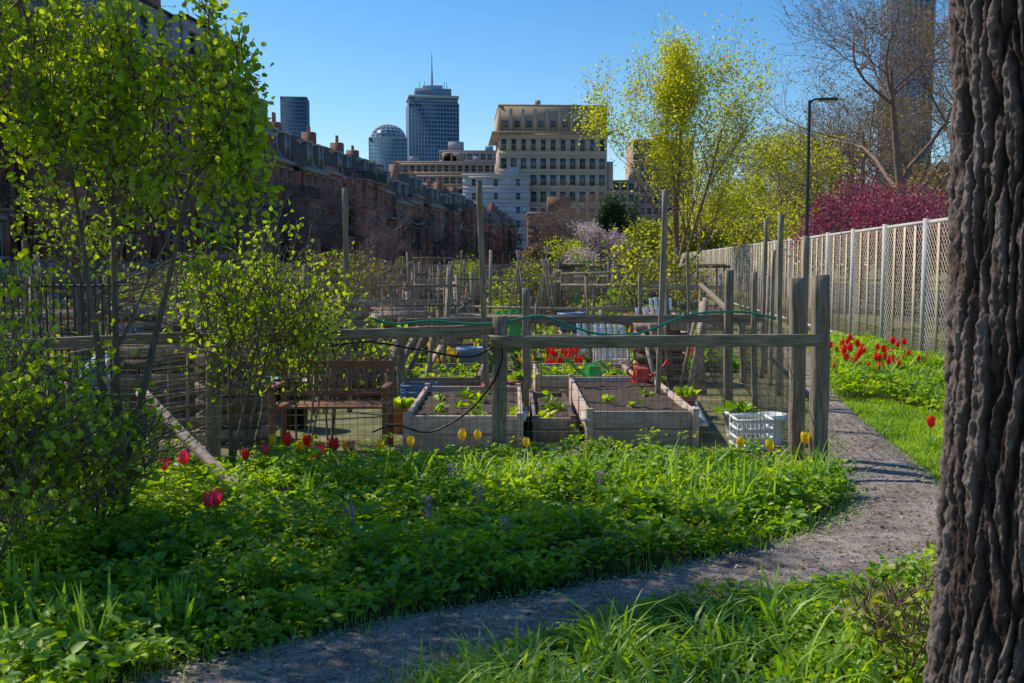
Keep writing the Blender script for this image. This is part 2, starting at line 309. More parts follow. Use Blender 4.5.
for i in range(75):
    x=R.uniform(450,930); t=(x-430)/500; cl.append(G(x,R.uniform(690-95*t,900)))
clumps('daylily_clump',cl,20,(.22,.4),(.006,.012),'leaf_blade',(.4,1.0),.06)
mb=MB()
for Pl in (Lp[8:84],Rp[8:84]):
    for p in Pl:
        n=R.choice([8,20,34]); P=np.stack([p[0]+NR.normal(0,.10,n),p[1]+NR.normal(0,.10,n),0*np.ones(n)],1); mb.blades(P,NR.uniform(.03,.12,n),NR.uniform(.1,.9,n),.0025,'leaf_blade',3)
mb.build('grass')
lawn=[G(*p) for p in [(838,402),(862,420),(905,455),(945,488),(1010,500),(1010,420),(940,415),(880,400)]]
sheet('lawn',lawn,0.005,'grassground')
mb=MB(); q=scatter(lawn,16000); P=np.stack([q[:,0],q[:,1],0*q[:,0]],1); mb.blades(P,NR.uniform(.03,.09,len(q)),NR.uniform(.1,.9,len(q)),.004,'leaf_bed',3); mb.build('grass')
brd=[G(*p) for p in [(838,402),(880,402),(940,416),(1010,425),(1000,385),(930,368),(850,345),(808,345),(828,378)]]
sheet('flower_bed_soil',brd,0.007,'soil')
groundcover('ground_cover_plants',brd,5000,.1,.35,'leaf_bed',9,(.04,.08),6)
cl=[(p[0],p[1]) for p in scatter(brd,90)]
clumps('daylily_clump',cl,22,(.25,.5),(.008,.014),'leaf_blade')
# ---------------- tulips ----------------
def tulip_into(mb,base,h,m,s=1.0):
    base=np.array(base,float); t=R.uniform(0,6.28); b=R.uniform(.0,.06)
    top=base+np.array([math.cos(t)*b,math.sin(t)*b,h]); mid=(base+top)/2+np.array([math.cos(t)*.02,math.sin(t)*.02,0])
    mb.poly(cat([base,mid,top],4),.004*s,'leaf_blade',5)
    op=R.uniform(.75,1.35)
    prof=[(.0,.004),(.008,.014),(.024,.023),(.044,.026),(.062,.022*op),(.076,.015*op)]
    for k in range(6):
        a0=k*math.pi/3; V=[];w=.60; rs=1.0 if k%2 else .88
        for i,(z,r) in enumerate(prof):
            for da in(-w,0,w):
                ww=da*(1 if i<4 else (.75 if i==4 else .25)); zz=z*(1.0 if da==0 else .93); rr=r*rs*(1.05 if da==0 else .97); V.append(top+s*np.array([math.cos(a0+ww)*rr,math.sin(a0+ww)*rr,zz]))
        F=[[i*3+j,i*3+j+1,i*3+j+4,i*3+j+3] for i in range(5) for j in range(2)]; mb.add(V,F,m)
    n=4; P=np.tile(base,(n,1)); mb.blades(P,NR.uniform(.5,.8,n)*h,NR.uniform(.3,.6,n),.018*s,'leaf_blade')
def tulip(px,py,Y,m,s=1.1):
    t=D(px,py,Y); mb=MB(); h=max(.2,t[2]-.04*s); tulip_into(mb,(t[0],Y,0),h,m,s); mb.build('tulip',smooth=True)
for px,py,Y,m,s in [(289,437,8.0,'petal_red',1.6),(271,438,8.1,'petal_yellow',1.3),(317,463,7.7,'petal_pink',1.5),(325,459,7.8,'petal_pink',1.4),(333,443,8.0,'petal_red',1.6),(161,461,6.9,'petal_pink',1.5),(184,457,7.0,'petal_pink',1.5),(209,511,6.1,'petal_pink',1.3),(223,513,6.15,'petal_pink',1.5),(74,482,6,'petal_red',1.3),(410,440,8.2,'petal_yellow',1.2),(467,434,8.3,'petal_yellow',1.4),(478,434,8.35,'petal_yellow',1.3),(742,461,8.1,'petal_yellow',1.3),(768,460,8.0,'petal_yellow',1.4),(808,450,8.3,'petal_yellow',1.4),(526,462,8.2,'petal_yellow',1.1),(345,455,8.0,'petal_yellow',1.2),(352,447,8.0,'petal_pink',1.2),(300,452,8.0,'petal_yellow',1.2),(931,441,9.2,'petal_red',1.5),(246,468,7.6,'petal_red',1.2),(308,440,8.0,'petal_red',1.3),(378,456,8.0,'petal_yellow',1.2),(262,455,7.8,'petal_pink',1.2)]: tulip(px,py,Y,m,s)
def tulip_mass(px0,px1,py0,py1,Y0,Y1,n,m,s=1.3,name='tulip_bed'):
    mb=MB()
    for i in range(n):
        Y=R.uniform(Y0,Y1); t=D(R.uniform(px0,px1),R.uniform(py0,py1),Y); tulip_into(mb,(t[0],Y,0),max(.2,t[2]),m,s*R.uniform(.8,1.1))
    mb.build(name,smooth=True)
tulip_mass(826,905,340,374,14,17,34,'petal_red',1.6)
tulip_mass(860,935,352,390,14,16,12,'petal_red',1.4)
tulip_mass(548,582,350,372,14.4,15,24,'petal_red',1.7)
tulip_mass(638,702,346,362,14.4,15.5,50,'petal_red',1.8)
tulip_mass(430,476,349,366,14.4,15.4,16,'petal_yellow',1.5)
tulip_mass(515,545,352,366,14.4,15,7,'petal_yellow',1.3)
tulip_mass(590,640,352,372,15,17,7,'blossom_white',1.5)
for px,py,Y in [(428,535,6.0),(452,497,7.2),(478,520,6.8),(600,505,7.4),(350,545,6),(505,560,6)]:
    mb=MB(); t=G(px,py+8); n=60; z=NR.uniform(.16,.29,n); a=NR.uniform(0,6.28,n); P=np.stack([t[0]+np.cos(a)*.012,t[1]+np.sin(a)*.012,z],1)
    mb.poly([[t[0],t[1],0],[t[0],t[1],.28]],.005,'leaf_blade'); mb.leaves(P,np.stack([np.cos(a),np.sin(a),.3+0*a],1),.020,.007,'petal_purple'); mb.build('hyacinth')
# ---------------- trees ----------------
def tree(name,base,H,W,tr,seed,leaf=None,nleaf=0,ls=.05,bark='bark',levels=4,nch=(4,7),first=.25,upb=.35,ang=(25,55),stems=1,jit=.12,lw=.4,z0=None,off=(0,0),up=.6,tp=.5,mnk=1.0,parent=None,minlf=0,edge=0):
    rr=random.Random(seed); rs=np.random.RandomState(seed); segs=[];tips=[]
    def grow(p,d,L,r,lv):
        k=5 if lv>0 else 8; pts=[p]; 
        for i in range(k):
            d=nrm(d+rs.normal(0,.13 if lv else .05,3)+np.array([0,0,upb*.18])); p=p+d*L/k; pts.append(p)
        rad=np.linspace(r,r*(.25 if lv==0 else .35),k+1)
        for i in range(k): segs.append((pts[i],pts[i+1],rad[i],rad[i+1]))
        if lv>=levels-1: tips.extend(pts[1:])
        if lv<levels:
            nc=rr.randint(*nch)*(2 if (lv==0 and tp>.9) else 1)
            for c in range(nc):
                t=rr.uniform(first if lv==0 else .25,1.0); ii=min(k-1,int(t*k)); f=t*k-ii; q=pts[ii]*(1-f)+pts[ii+1]*f; rq=rad[ii]*(1-f)+rad[ii+1]*f
                a=math.radians(rr.uniform(*ang)); ax=nrm(np.cross(d,rs.normal(size=3))); nd=d*math.cos(a)+ax*math.sin(a)
                nd=nrm(nd+np.array([0,0,upb*.35]))
                Lc=L*rr.uniform(.45,.72)*((1+.3*tp-tp*t) if lv==0 else 1); grow(q,nd,Lc,rq*.6,lv+1)
    for s_ in range(stems):
        a=rr.uniform(0,6.28) if stems<3 else 6.28*s_/stems+rr.uniform(-.4,.4); sl=0 if stems==1 else rr.uniform(.12,.4)
        grow(np.array([rr.uniform(-1,1)*.03*(stems>1),rr.uniform(-1,1)*.03*(stems>1),0.]),nrm(np.array([math.cos(a)*sl,math.sin(a)*sl,1.])),1.0,1.0,0)
    A=np.array([s[0] for s in segs]);B=np.array([s[1] for s in segs]);r0=np.array([s[2] for s in segs]);r1=np.array([s[3] for s in segs]);T=np.array(tips)
    k_=np.median(T[:,:2],axis=0)/np.median(T[:,2])
    for X in(A,B,T): X[:,0]-=k_[0]*X[:,2]; X[:,1]-=k_[1]*X[:,2]
    sz=H/np.percentile(T[:,2],99.5); wx=np.percentile(T[:,:2],98,axis=0)-np.percentile(T[:,:2],2,axis=0); sx=W/wx.mean()
    S=np.array([sx,sx,sz]); b=np.array([base[0],base[1],z0 or 0.])
    rad_=np.linalg.norm(T[:,:2],axis=1)*sx
    cz=lambda X:(X*S)+b+np.stack([off[0]*X[:,2]*S[2],off[1]*X[:,2]*S[2],0*X[:,2]],1)
    A,B,T=cz(A),cz(B),cz(T); mb=MB(); big=r0*tr>.02
    mn=.0035*max(1,H/6)*mnk
    if big.any(): mb.seg(A[big],B[big],np.maximum(r0[big]*tr,mn),np.maximum(r1[big]*tr,mn*.7),bark,8)
    sm=~big; mb.seg(A[sm],B[sm],np.maximum(r0[sm]*tr,mn),np.maximum(r1[sm]*tr,mn*.7),bark,4)
    if leaf:
        kk=T[:,2]>minlf; T2=T[kk]; pw=(1+edge*rad_[kk]/W*2); pw/=pw.sum(); ii=rs.choice(len(T2),nleaf,p=pw); P=T2[ii]+rs.normal(0,jit,(nleaf,3)); d=rs.normal(size=(nleaf,3)); d[:,2]-=.2
        L=rs.uniform(.6,1.25,nleaf)*ls; mb.leaves(P,d,L,L*lw,leaf,up=up)
    return mb.build(name,smooth=True,parent=parent)
b=G(118,528); tree('young_tree',b,3.35,1.6,.036,12,'leaf_lime',7000,.055,'bark',4,(4,6),.2,.15,(30,65),3,.06,.38,off=(-.0,0),tp=.7,minlf=1.2)
tree('added_shade_tree',(-4.55,7.6),6.4,3.5,.10,61,'leaf_lime',10500,.065,'bark',4,(5,7),.32,.15,(30,65),1,.10,.4,tp=.4,minlf=2.3,edge=1)  # tree added so its crown dapples the path with shade; edge fills upper left
b=G(235,478); tree('garden_shrub',b,2.05,1.15,.016,3,'leaf_lime',1400,.05,'bark',3,(4,6),.2,.3,(25,60),4,.06,.38,off=(.1,0))
b=G(300,468); tree('garden_shrub',b,1.6,.9,.012,5,'leaf_lime',700,.05,'bark',3,(3,5),.3,.4,(25,50),4,.05,.38)
b=G(330,440); tree('garden_shrub',b,1.45,1.1,.012,15,'leaf_bed',600,.05,'bark',3,(3,5),.3,.4,(25,50),4,.05,.38)
b=G(30,575); tree('rose_bush',b,1.35,1.2,.010,6,'leaf_lime',1900,.05,'bark',3,(4,6),.15,.4,(25,55),6,.05,.38,off=(-.05,0))
b=G(-10,600); tree('rose_bush',b,1.2,1.0,.010,8,'leaf_lime',1200,.05,'bark',3,(4,6),.15,.4,(25,55),5,.05,.38)
b=G(95,545); tree('rose_bush',b,.95,.8,.008,9,'leaf_lime',800,.05,'bark',3,(4,6),.15,.4,(25,55),5,.05,.38)
b=G(905,690); tree('wild_shrub',b,.5,.5,.006,19,'leaf_olive',200,.045,'bark_warm',3,(3,4),.15,.4,(25,55),5,.04,.38)
b=G(675,307.5); tree('ginkgo_tree',b,10.6,4.7,.13,21,'leaf_ginkgo',23000,.085,'bark_warm',4,(5,7),.08,.4,(35,58),1,.24,.5,tp=1.0,mnk=.65,edge=6)
def at(px,Y): return (D(px,265,Y)[0],Y)
tree('honey_locust_tree',at(905,34),12.0,12,.24,31,'leaf_bud',4000,.07,'bark_warm',4,(6,8),.25,.25,(30,65),1,.15,mnk=.6)
tree('honey_locust_tree',at(862,50),12.0,10,.24,32,'leaf_bud',6000,.10,'bark_warm',4,(6,8),.25,.25,(30,65),1,.2,mnk=.7)
tree('honey_locust_tree',at(770,90),14,13,.3,33,'leaf_bud',9000,.14,'bark_purple',4,(7,9),.15,.25,(30,60),1,.3)
tree('honey_locust_tree',at(830,70),13.0,10,.3,38,'leaf_bud',7000,.12,'bark_warm',4,(7,9),.15,.25,(30,60),1,.3,mnk=.8)
tree('honey_locust_tree',at(965,45),13,9,.3,40,'leaf_bud',4000,.10,'bark_warm',4,(6,8),.15,.25,(30,60),1,.3,mnk=.7)
tree('maple_tree',at(800,46),7.8,5.2,.16,34,'leaf_ginkgo',7000,.11,'bark',4,(5,8),.15,.35,(30,60),1,.2)
tree('maple_tree',at(752,60),7.2,6,.16,35,'leaf_ginkgo',4500,.13,'bark',4,(5,8),.15,.35,(30,60),1,.2)
tree('crabapple_tree',at(890,27),3.9,3.4,.10,36,'blossom_pink',9000,.06,'bark',4,(5,8),.15,.2,(30,60),1,.13,.5)
tree('crabapple_tree',at(850,36),4.4,3.4,.10,37,'blossom_pink',7000,.08,'bark',4,(5,8),.15,.2,(30,60),1,.16,.5)
tree('crabapple_tree',at(925,30),4.2,3.6,.10,39,'blossom_pink',7000,.07,'bark',4,(5,8),.15,.2,(30,60),1,.16,.5)
tree('magnolia_tree',at(606,60),4.1,3.6,.1,41,'blossom_white',5500,.10,'bark',4,(5,7),.15,.3,(30,55),1,.12,.5)
tree('magnolia_tree',at(572,72),3.6,3.2,.1,46,'leaf_ginkgo',1500,.10,'bark',4,(5,7),.15,.3,(30,55),1,.12,.5)
tree('bare_tree',at(312,60),7.2,5.0,.12,42,'blossom_pink',500,.07,'bark_purple',4,(6,8),.15,.5,(25,50))
tree('bare_tree',at(565,120),11,11,.2,43,'leaf_bud',2500,.12,'bark_purple',4,(6,8),.15,.4,(25,55),1,.3)
tree('bare_tree',at(592,130),10,8,.2,44,'leaf_bud',1500,.12,'bark_purple',4,(6,8),.15,.4,(25,55),1,.3)
tree('evergreen_tree',at(612,110),9,2.8,.16,45,'leaf_dark',9000,.28,'bark',4,(5,7),.05,.6,(30,60),1,.2,tp=1.0)
tree('evergreen_tree',at(632,48),3.2,1.4,.08,47,'leaf_ginkgo',1000,.1,'bark',4,(5,8),.1,.5,(20,40),1,.15)
tree('apple_tree',at(640,22),2.4,1.2,.04,48,'leaf_ginkgo',400,.08,'bark',3,(5,8),.2,.5,(20,40),1,.1)
tree('bare_tree',at(90,14),2.9,2.2,.12,49,'leaf_lime',500,.06,'bark',4,(4,6),.4,.2,(30,60),1,.1)
tree('bare_tree',at(385,40),4,2.4,.07,50,None,0,.07,'bark_purple',4,(5,7),.15,.5,(25,50))
mb=MB()
for px,Y,H,m in [(640,150,9,'leaf_olive'),(665,170,10,'leaf_bud'),(700,150,12,'leaf_olive'),(725,130,11,'leaf_olive'),(540,180,6,'leaf_bud'),(690,120,8,'leaf_olive'),(790,120,11,'leaf_olive'),(850,110,11,'leaf_bud'),(920,100,12,'leaf_olive'),(960,90,12,'leaf_bud')]:
    x=D(px,265,Y)[0]; n=2600; P=NR.normal(size=(n,3)); P=nrm(P)*NR.uniform(.35,1,(n,1))**.5; P*= (1+.35*fn(P[:,0]*3,P[:,2]*3+P[:,1]*2,1.3,px))[:,None]
    P=P*[H*.42,H*.42,H*.38]+[x,Y,H*.52]; d=NR.normal(size=(n,3)); mb.leaves(P,d,.5,.2,m); mb.seg([[x,Y,0]],[[x,Y,H*.5]],.2,.12,'bark',7)
mb.build('distant_trees')
# ---------------- foreground trunk ----------------
def trunk():
    cx,cy,Rr=1.635,3.0,.285; nt,nz=440,700; z=np.linspace(-.05,4.2,nz); th=np.linspace(0,2*np.pi,nt,endpoint=False)
    V=np.zeros((nz,nt,3)); rid=np.zeros((nz,nt))
    for j in range(nz):
        zz=z[j]; flare=.09*math.exp(-max(zz,0)/.25)
        for i in range(nt):
            t=th[i]; c_,s_=math.cos(t),math.sin(t); wx=noise.noise((c_*1.5,s_*1.5,zz*2.2))*.028+noise.noise((c_*11,s_*11,zz*14))*.009
            tx=t+wx/Rr; zw=zz+noise.noise((c_*6,s_*6,zz*3))*.08
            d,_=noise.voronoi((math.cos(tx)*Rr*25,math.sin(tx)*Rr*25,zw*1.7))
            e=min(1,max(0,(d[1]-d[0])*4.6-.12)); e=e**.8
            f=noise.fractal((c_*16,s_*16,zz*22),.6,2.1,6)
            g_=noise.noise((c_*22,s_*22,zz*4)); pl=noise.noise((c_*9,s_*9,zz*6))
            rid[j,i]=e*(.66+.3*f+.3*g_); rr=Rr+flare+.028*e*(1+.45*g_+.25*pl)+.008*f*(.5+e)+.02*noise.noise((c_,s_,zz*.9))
            V[j,i]=(cx+rr*c_+.008*(1.7-zz),cy+rr*s_,zz)
    i=np.arange(nt);k=(i+1)%nt; F=np.concatenate([np.stack([j*nt+i,j*nt+k,(j+1)*nt+k,(j+1)*nt+i],1) for j in range(nz-1)])
    e=bpy.data.objects.new('locust_tree',None); C.collection.objects.link(e)
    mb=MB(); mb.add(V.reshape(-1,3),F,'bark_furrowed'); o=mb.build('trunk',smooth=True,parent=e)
    a=o.data.attributes.new('ridge','FLOAT','POINT'); a.data.foreach_set('value',rid.ravel().astype(np.float32))  # mask for the painted furrow shade in the bark colour
    tree('branches',(1.61,3.0),8,7,.29,77,'leaf_lime',3500,.05,'bark',3,(6,8),.3,.4,(30,55),1,.2,z0=4.1,parent=e)
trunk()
# ---------------- mesh-panel fence right ----------------
mb=MB(); u=nrm(np.array([.088,1,0])); nn=np.array([-u[1],u[0],0]); O=np.array([5.41+.088*9.5,9.5,0]); Ltot=62; kz=np.array([0,0,1.])
for k in range(int(Ltot/2.4)+1):
    a=k*2.4; mb.lbox(O,u,nn,a-.05,a+.05,-.05,.05,0,2.47,'fencepost')
    if a+2.4<Ltot:
        for z in(.12,2.38): mb.lbox(O,u,nn,a+.052,a+2.348,-.03,.0,z,z+.06,'fencepost')
        for x in np.arange(a+.45,a+2.2,.60): mb.lbox(O,u,nn,x,x+.12,.026,.032,.19,2.37,'slat')
        for s_ in(1,-1):
            for c in np.arange(-2.2,2.3,.13):
                t0=max(0,-c);t1=min(2.29,2.18-c)
                if t1-t0<.05: continue
                if s_>0: q0=(t0,c+t0);q1=(t1,c+t1)
                else: q0=(2.29-t0,c+t0);q1=(2.29-t1,c+t1)
                dd=.004+.006*(s_>0); P0=O+u*(a+.055+q0[0])+nn*dd+kz*(.19+q0[1]);P1=O+u*(a+.055+q1[0])+nn*dd+kz*(.19+q1[1])
                mb.beam(P0,P1,.003,.012,'slat')
mb.split('mesh_panel_fence',{'fencepost':'posts_and_rails','slat':'mesh_and_slats'})
sheet('street',[(9,0),(22,0),(60,400),(47,400)],.004,'asphalt')
# ---------------- street lamp ----------------
b=at(806,23); mb=MB(); x,y=b
mb.poly([[x,y,0],[x,y,.5]],.09,'metal_dark',10,.06); mb.poly([[x,y,.5],[x-.0,y,5.42]],.055,'metal_dark',10,.035)
mb.poly(cat([[x,y,5.37],[x+.12,y,5.44],[x+.35,y,5.45]],4),.025,'metal_dark',8); mb.box(x+.22,x+.62,y-.09,y+.09,5.41,5.47,'metal_dark'); mb.box(x+.26,x+.58,y-.07,y+.07,5.395,5.41,'white_plastic')
mb.build('street_lamp',bevel=.004)
# ---------------- front garden fence ----------------
def post(mb,px,py0,py1,Y,w,m='wood_grey',lean=0):
    a=D(px,py0,Y); a[2]=-.02; b_=D(px,py1,Y+lean); mb.rbeam(a,b_,w,w,m,8,.005)
F1=MB()
post(F1,499,465,316,8.5,.12); post(F1,819,470,275,8.3,.13); post(F1,796,465,278,8.7,.12)
F1.rbeam(D(490,341,8.40),D(822,341,8.20),.045,.10,'wood_rail',16); 
F1.rbeam(D(-60,348,8.0),D(200,337,8.3),.05,.10,'wood_rail',16); F1.rbeam(D(190,339,8.35),D(502,329,8.57),.05,.09,'wood_rail',16)
post(F1,214,470,345,8.43,.11); post(F1,-20,500,300,8.1,.11)
F1.build('garden_fence')
F2=MB()
post(F2,527,420,288,12,.10); post(F2,729,420,270,12,.10); F2.rbeam(D(400,322,12.1),D(762,318,12.1),.04,.09,'wood_rail',16); post(F2,402,420,318,12,.09)
F2.rbeam(D(400,322,12.05),D(200,334,11.2),.04,.08,'wood_rail')
post(F2,742,420,318,14.4,.08)
F2.rbeam(D(729,310,12.0),D(700,285,19),.04,.08,'wood_rail')
F2.build('garden_fence')
for px0,px1,py,Y,w in [(347,346,188,11.5,.055),(489,479,180,11,.06),(660,664,190,11,.055),(781,782,214,13,.06),(765,765,218,15,.05),(803,806,236,12.5,.07),(758,754,272,12,.06),(772,775,250,14,.04),(24,24,240,9.5,.03),(440,452,265,14,.05),(640,640,275,18,.06),(690,688,252,20,.06)]:
    mb=MB(); a=D(px0,265,Y); a[2]=0; mb.rbeam(a,D(px1,py,Y),w,w,'wood_grey',10,.006); mb.build('wooden_pole')
mb=MB(); mb.rbeam(G(268,517),D(140,392,7.6),.075,.05,'wood_pale',10); mb.build('wooden_brace')
def wmesh(mb,p0,p1,h,cx=.06,cz=.08,r=.0022,m='wire',z0=0):
    p0=np.array(p0,float)[:2];p1=np.array(p1,float)[:2]; L=np.linalg.norm(p1-p0); n=max(2,int(L/cx)); k=max(2,int(h/cz))
    t=np.linspace(0,1,n); X=p0+(p1-p0)*t[:,None]; a=np.column_stack([X,np.full(n,z0)]); b_=a.copy(); b_[:,2]=z0+h; b_[:,:2]+=NR.normal(0,.006,(n,2))
    mb.seg(a,b_,r,r,m,3); z=np.linspace(z0+.02,z0+h,k)
    a=np.column_stack([np.tile(p0,(k,1)),z]); b_=np.column_stack([np.tile(p1,(k,1)),z+NR.normal(0,.01,k)]); mb.seg(a,b_,r,r,m,3)
mb=MB()
wmesh(mb,G(499,465),G(796,466),1.1); wmesh(mb,G(214,470),G(499,465),1.05); wmesh(mb,G(-30,500),G(140,500),1.15,.05,.05,.0026); wmesh(mb,G(145,490),G(214,470),1.05,.07,.035,.003)
mb.build('wire_fence')
mb=MB(); wmesh(mb,at(430,12.2),at(729,12.2),1.1); wmesh(mb,at(729,12),at(700,19),1.1,.08,.1); wmesh(mb,at(796,8.8),at(745,14),1.1); mb.build('wire_fence')
mb=MB()
for k in range(26):
    p=D(-60+k*7,265,9.6); mb.seg([[p[0],9.6,0]],[[p[0],9.6,1.55+.25*(k%6==0)]],.012,.010,'metal_dark',6)
for z in(.2,1.0,1.5): mb.seg([[D(-60,265,9.6)[0],9.6,z]],[[D(118,265,9.6)[0],9.6,z]],.014,.014,'metal_dark',6)
mb.build('iron_fence')
mb=MB()
for k in range(9):
    a=D(148,355+k*14,8.1);b_=D(212,352+k*13,8.45); mb.beam(a,b_,.015,.02,'wood_grey')
for k in range(4):
    a=D(150+k*19,352,8.13+k*.1);b_=D(150+k*19,480,8.13+k*.1); mb.beam(a,b_,.02,.02,'wood_grey')
mb.build('lattice_panel')
mb=MB(); mb.poly(cat([D(*p) for p in [(370,318,8.5),(395,324,8.5),(430,321,8.5),(470,324,8.5),(505,322,8.45),(540,316,8.45),(570,326,8.4),(600,334,8.35),(640,333,8.4),(690,315,8.6),(740,312,9),(775,318,9)]],8),.010,'hose_green',7); mb.build('garden_hose',smooth=True)
mb=MB(); mb.poly(cat([D(*p) for p in [(330,346,8.5),(370,342,8.45),(420,350,8.45),(470,357,8.45),(500,345,8.4),(497,375,8.4),(470,410,8.5),(430,432,8.6),(395,425,8.7),(372,432,8.7)]],8),.009,'hose_black',7); mb.build('garden_hose',smooth=True)
for pts in [[(0,372,7.9),(60,355,8),(130,345,8.1),(214,352,8.3)],[(0,395,7.9),(90,360,8.1),(200,352,8.3)],[(250,372,8.4),(262,400,8.4),(255,440,8.4)]]:
    mb=MB(); mb.poly(cat([D(*p) for p in pts],8),.005,'wood_pale',5); mb.build('rope')
# ---------------- raised beds ----------------
def raised_bed(x0,x1,y0,y1,h,wm='wood_pale',plants=20,t=.04,name='raised_bed',bev=0):
    mb=MB(); mb.box(x0,x1,y0,y0+t,0,h,wm); mb.box(x0,x1,y1-t,y1,0,h,wm); mb.box(x0,x0+t,y0+t,y1-t,0,h-.003,wm); mb.box(x1-t,x1,y0+t,y1-t,0,h-.003,wm)
    mb.box(x0+.01,x1-.01,y0-.004,y0-.001,h*.5-.004,h*.5+.004,'soil')
    for x in(x0-.002,x1-.058):
        for y in(y0-.03,y1-.03): mb.box(x,x+.06,y,y+.06,0,h+.03,wm)
    n=14; X,Y=np.meshgrid(np.linspace(x0+t,x1-t,n),np.linspace(y0+t,y1-t,n)); Z=h-.07+.03*NR.rand(n,n)
    V=np.stack([X,Y,Z],2).reshape(-1,3); Fc=[[j*n+i,j*n+i+1,(j+1)*n+i+1,(j+1)*n+i] for j in range(n-1) for i in range(n-1)]; mb.add(V,Fc,'soil')
    if plants:
        k=plants; c=np.stack([NR.uniform(x0+.1,x1-.1,k),NR.uniform(y0+.1,y1-.1,k),np.full(k,h-.06)],1)
        for _ in range(9):
            a=NR.uniform(0,6.28,k); d=np.stack([np.cos(a),np.sin(a),NR.uniform(.1,1.2,k)],1); L=NR.uniform(.06,.14,k); mb.leaves(c+NR.normal(0,.02,(k,3)),d,L,L*.3,'leaf_bed')
    return mb.build(name,bevel=bev)
raised_bed(-.98,.10,8.95,11.2,.34,'wood_pale',10,bev=.005)
raised_bed(.70,1.75,9.3,12.2,.33,'wood_pale',3,bev=.005)
raised_bed(.2,.62,9.6,11.6,.22,'wood_mix',6,bev=.005)
raised_bed(.3,1.6,12.6,14.2,.3,'wood_pale',40,bev=.005)
raised_bed(-1.6,-.4,12.4,14.2,.3,'wood_mix',30,bev=.005)
mb=MB(); mb.beam(D(586,420,9.25),D(589,394,12.5),.10,.025,'white_paint'); mb.beam(D(703,425,9.25),D(690,397,12.4),.10,.025,'white_paint'); mb.beam(D(408,426,9.0),D(432,412,11.2),.09,.025,'white_paint'); mb.beam(D(520,420,9.0),D(526,408,11.1),.09,.025,'white_paint'); mb.build('timber_plank')
def bench():
    x0,x1,y=-2.15,-1.14,9.3; mb=MB()
    for x in(x0,x1):
        mb.beam([x,y-.42,0],[x,y-.40,.42],.05,.05,'wood_red'); mb.beam([x,y,0],[x,y+.10,.80],.05,.05,'wood_red'); mb.beam([x,y-.45,.60],[x,y+.05,.60],.06,.03,'wood_red'); mb.beam([x,y-.41,.42],[x,y-.41,.59],.045,.045,'wood_red'); mb.beam([x,y-.4,.36],[x,y,.36],.03,.06,'wood_red')
    for k in range(6): mb.beam([x0-.02,y-.42+k*.078,.43],[x1+.02,y-.42+k*.078,.43],.062,.022,'wood_red')
    mb.beam([x0,y+.09,.77],[x1,y+.09,.77],.03,.07,'wood_red'); mb.beam([x0,y+.04,.50],[x1,y+.04,.50],.03,.05,'wood_red')
    for k in range(1,13): 
        x=x0+(x1-x0)*k/13; mb.beam([x,y+.045,.52],[x,y+.085,.76],.035,.012,'wood_red')
    mb.build('park_bench',bevel=.004)
bench()
def chair(x,y,m,s=1.0):
    mb=MB(); q=lambda *p:[x+p[0]*s,y+p[1]*s,p[2]*s]
    for sx in(-.27,.27):
        mb.beam(q(sx,-.3,0),q(sx,-.27,.58),.05*s,.05*s,m); mb.beam(q(sx,.3,0),q(sx,-.3,.36),.04*s,.08*s,m); mb.beam(q(sx,-.35,.60),q(sx,.35,.58),.12*s,.03*s,m); mb.beam(q(sx,.28,0),q(sx,.28,.57),.05*s,.05*s,m)
    for k in range(5): mb.beam(q(-.25,-.28+k*.1,.38-k*.025),q(.25,-.28+k*.1,.38-k*.025),.085*s,.02*s,m)
    for k in range(5):
        xx=-.2+k*.1; mb.beam(q(xx,.16,.28),q(xx*1.15,.42,.95-.5*xx*xx*4*.3),.08*s,.02*s,m)
    mb.build('garden_chair',bevel=.004)
chair(*at(612,14.8),'white_plastic',.85); chair(*at(592,16.2),'white_plastic',.85); chair(*at(650,20),'white_plastic',.9)
def pot(x,y,r,h,m,name='flower_pot',plant=True):
    mb=MB(); n=20; prof=[(0,r*.72),(h*.82,r*.95),(h*.82,r*1.06),(h,r*1.08),(h,r*.95),(h*.85,r*.9),(h*.85,0.001)]
    V=[[x+c*math.cos(t),y+c*math.sin(t),z] for z,c in prof for t in np.linspace(0,2*np.pi,n,endpoint=False)]
    Fc=[[j*n+i,j*n+(i+1)%n,(j+1)*n+(i+1)%n,(j+1)*n+i] for j in range(len(prof)-1) for i in range(n)]; mb.add(V,Fc,m)
    if plant:
        k=30;a=NR.uniform(0,6.28,k); mb.leaves(np.tile([x,y,h*.9],(k,1))+NR.normal(0,r*.3,(k,3))*[1,1,0],np.stack([np.cos(a),np.sin(a),NR.uniform(.3,1.5,k)],1),r*1.2,r*.3,'leaf_bed')
    mb.build(name,smooth=False)
def crate(x,y,w,d,h,m,name='plastic_crate'):
    mb=MB()
    for z in np.linspace(.02,h-.03,4):
        mb.box(x,x+w,y,y+.012,z,z+.03,m); mb.box(x,x+w,y+d-.012,y+d,z,z+.03,m); mb.box(x,x+.012,y+.013,y+d-.013,z,z+.03,m); mb.box(x+w-.012,x+w,y+.013,y+d-.013,z,z+.03,m)
    for k in range(9):
        xx=x+k*(w-.02)/8; mb.box(xx,xx+.018,y+.002,y+.010,.0,h,m); mb.box(xx,xx+.018,y+d-.010,y+d-.002,0,h,m)
    mb.box(x+.013,x+w-.013,y+.013,y+d-.013,.01,.02,m); mb.build(name)
def compost(cx,cy,s):
    mb=MB()
    for i in range(6):
        for yy in (0,s*.8): mb.box(cx,cx+s,cy+yy,cy+yy+.02,i*.15+.02,i*.15+.14,'wood_mix')
        for xx in (0,s-.02): mb.box(cx+xx,cx+xx+.02,cy+.021,cy+s*.8-.001,i*.15+.02,i*.15+.14,'wood_mix')
    mb.build('compost_bin')
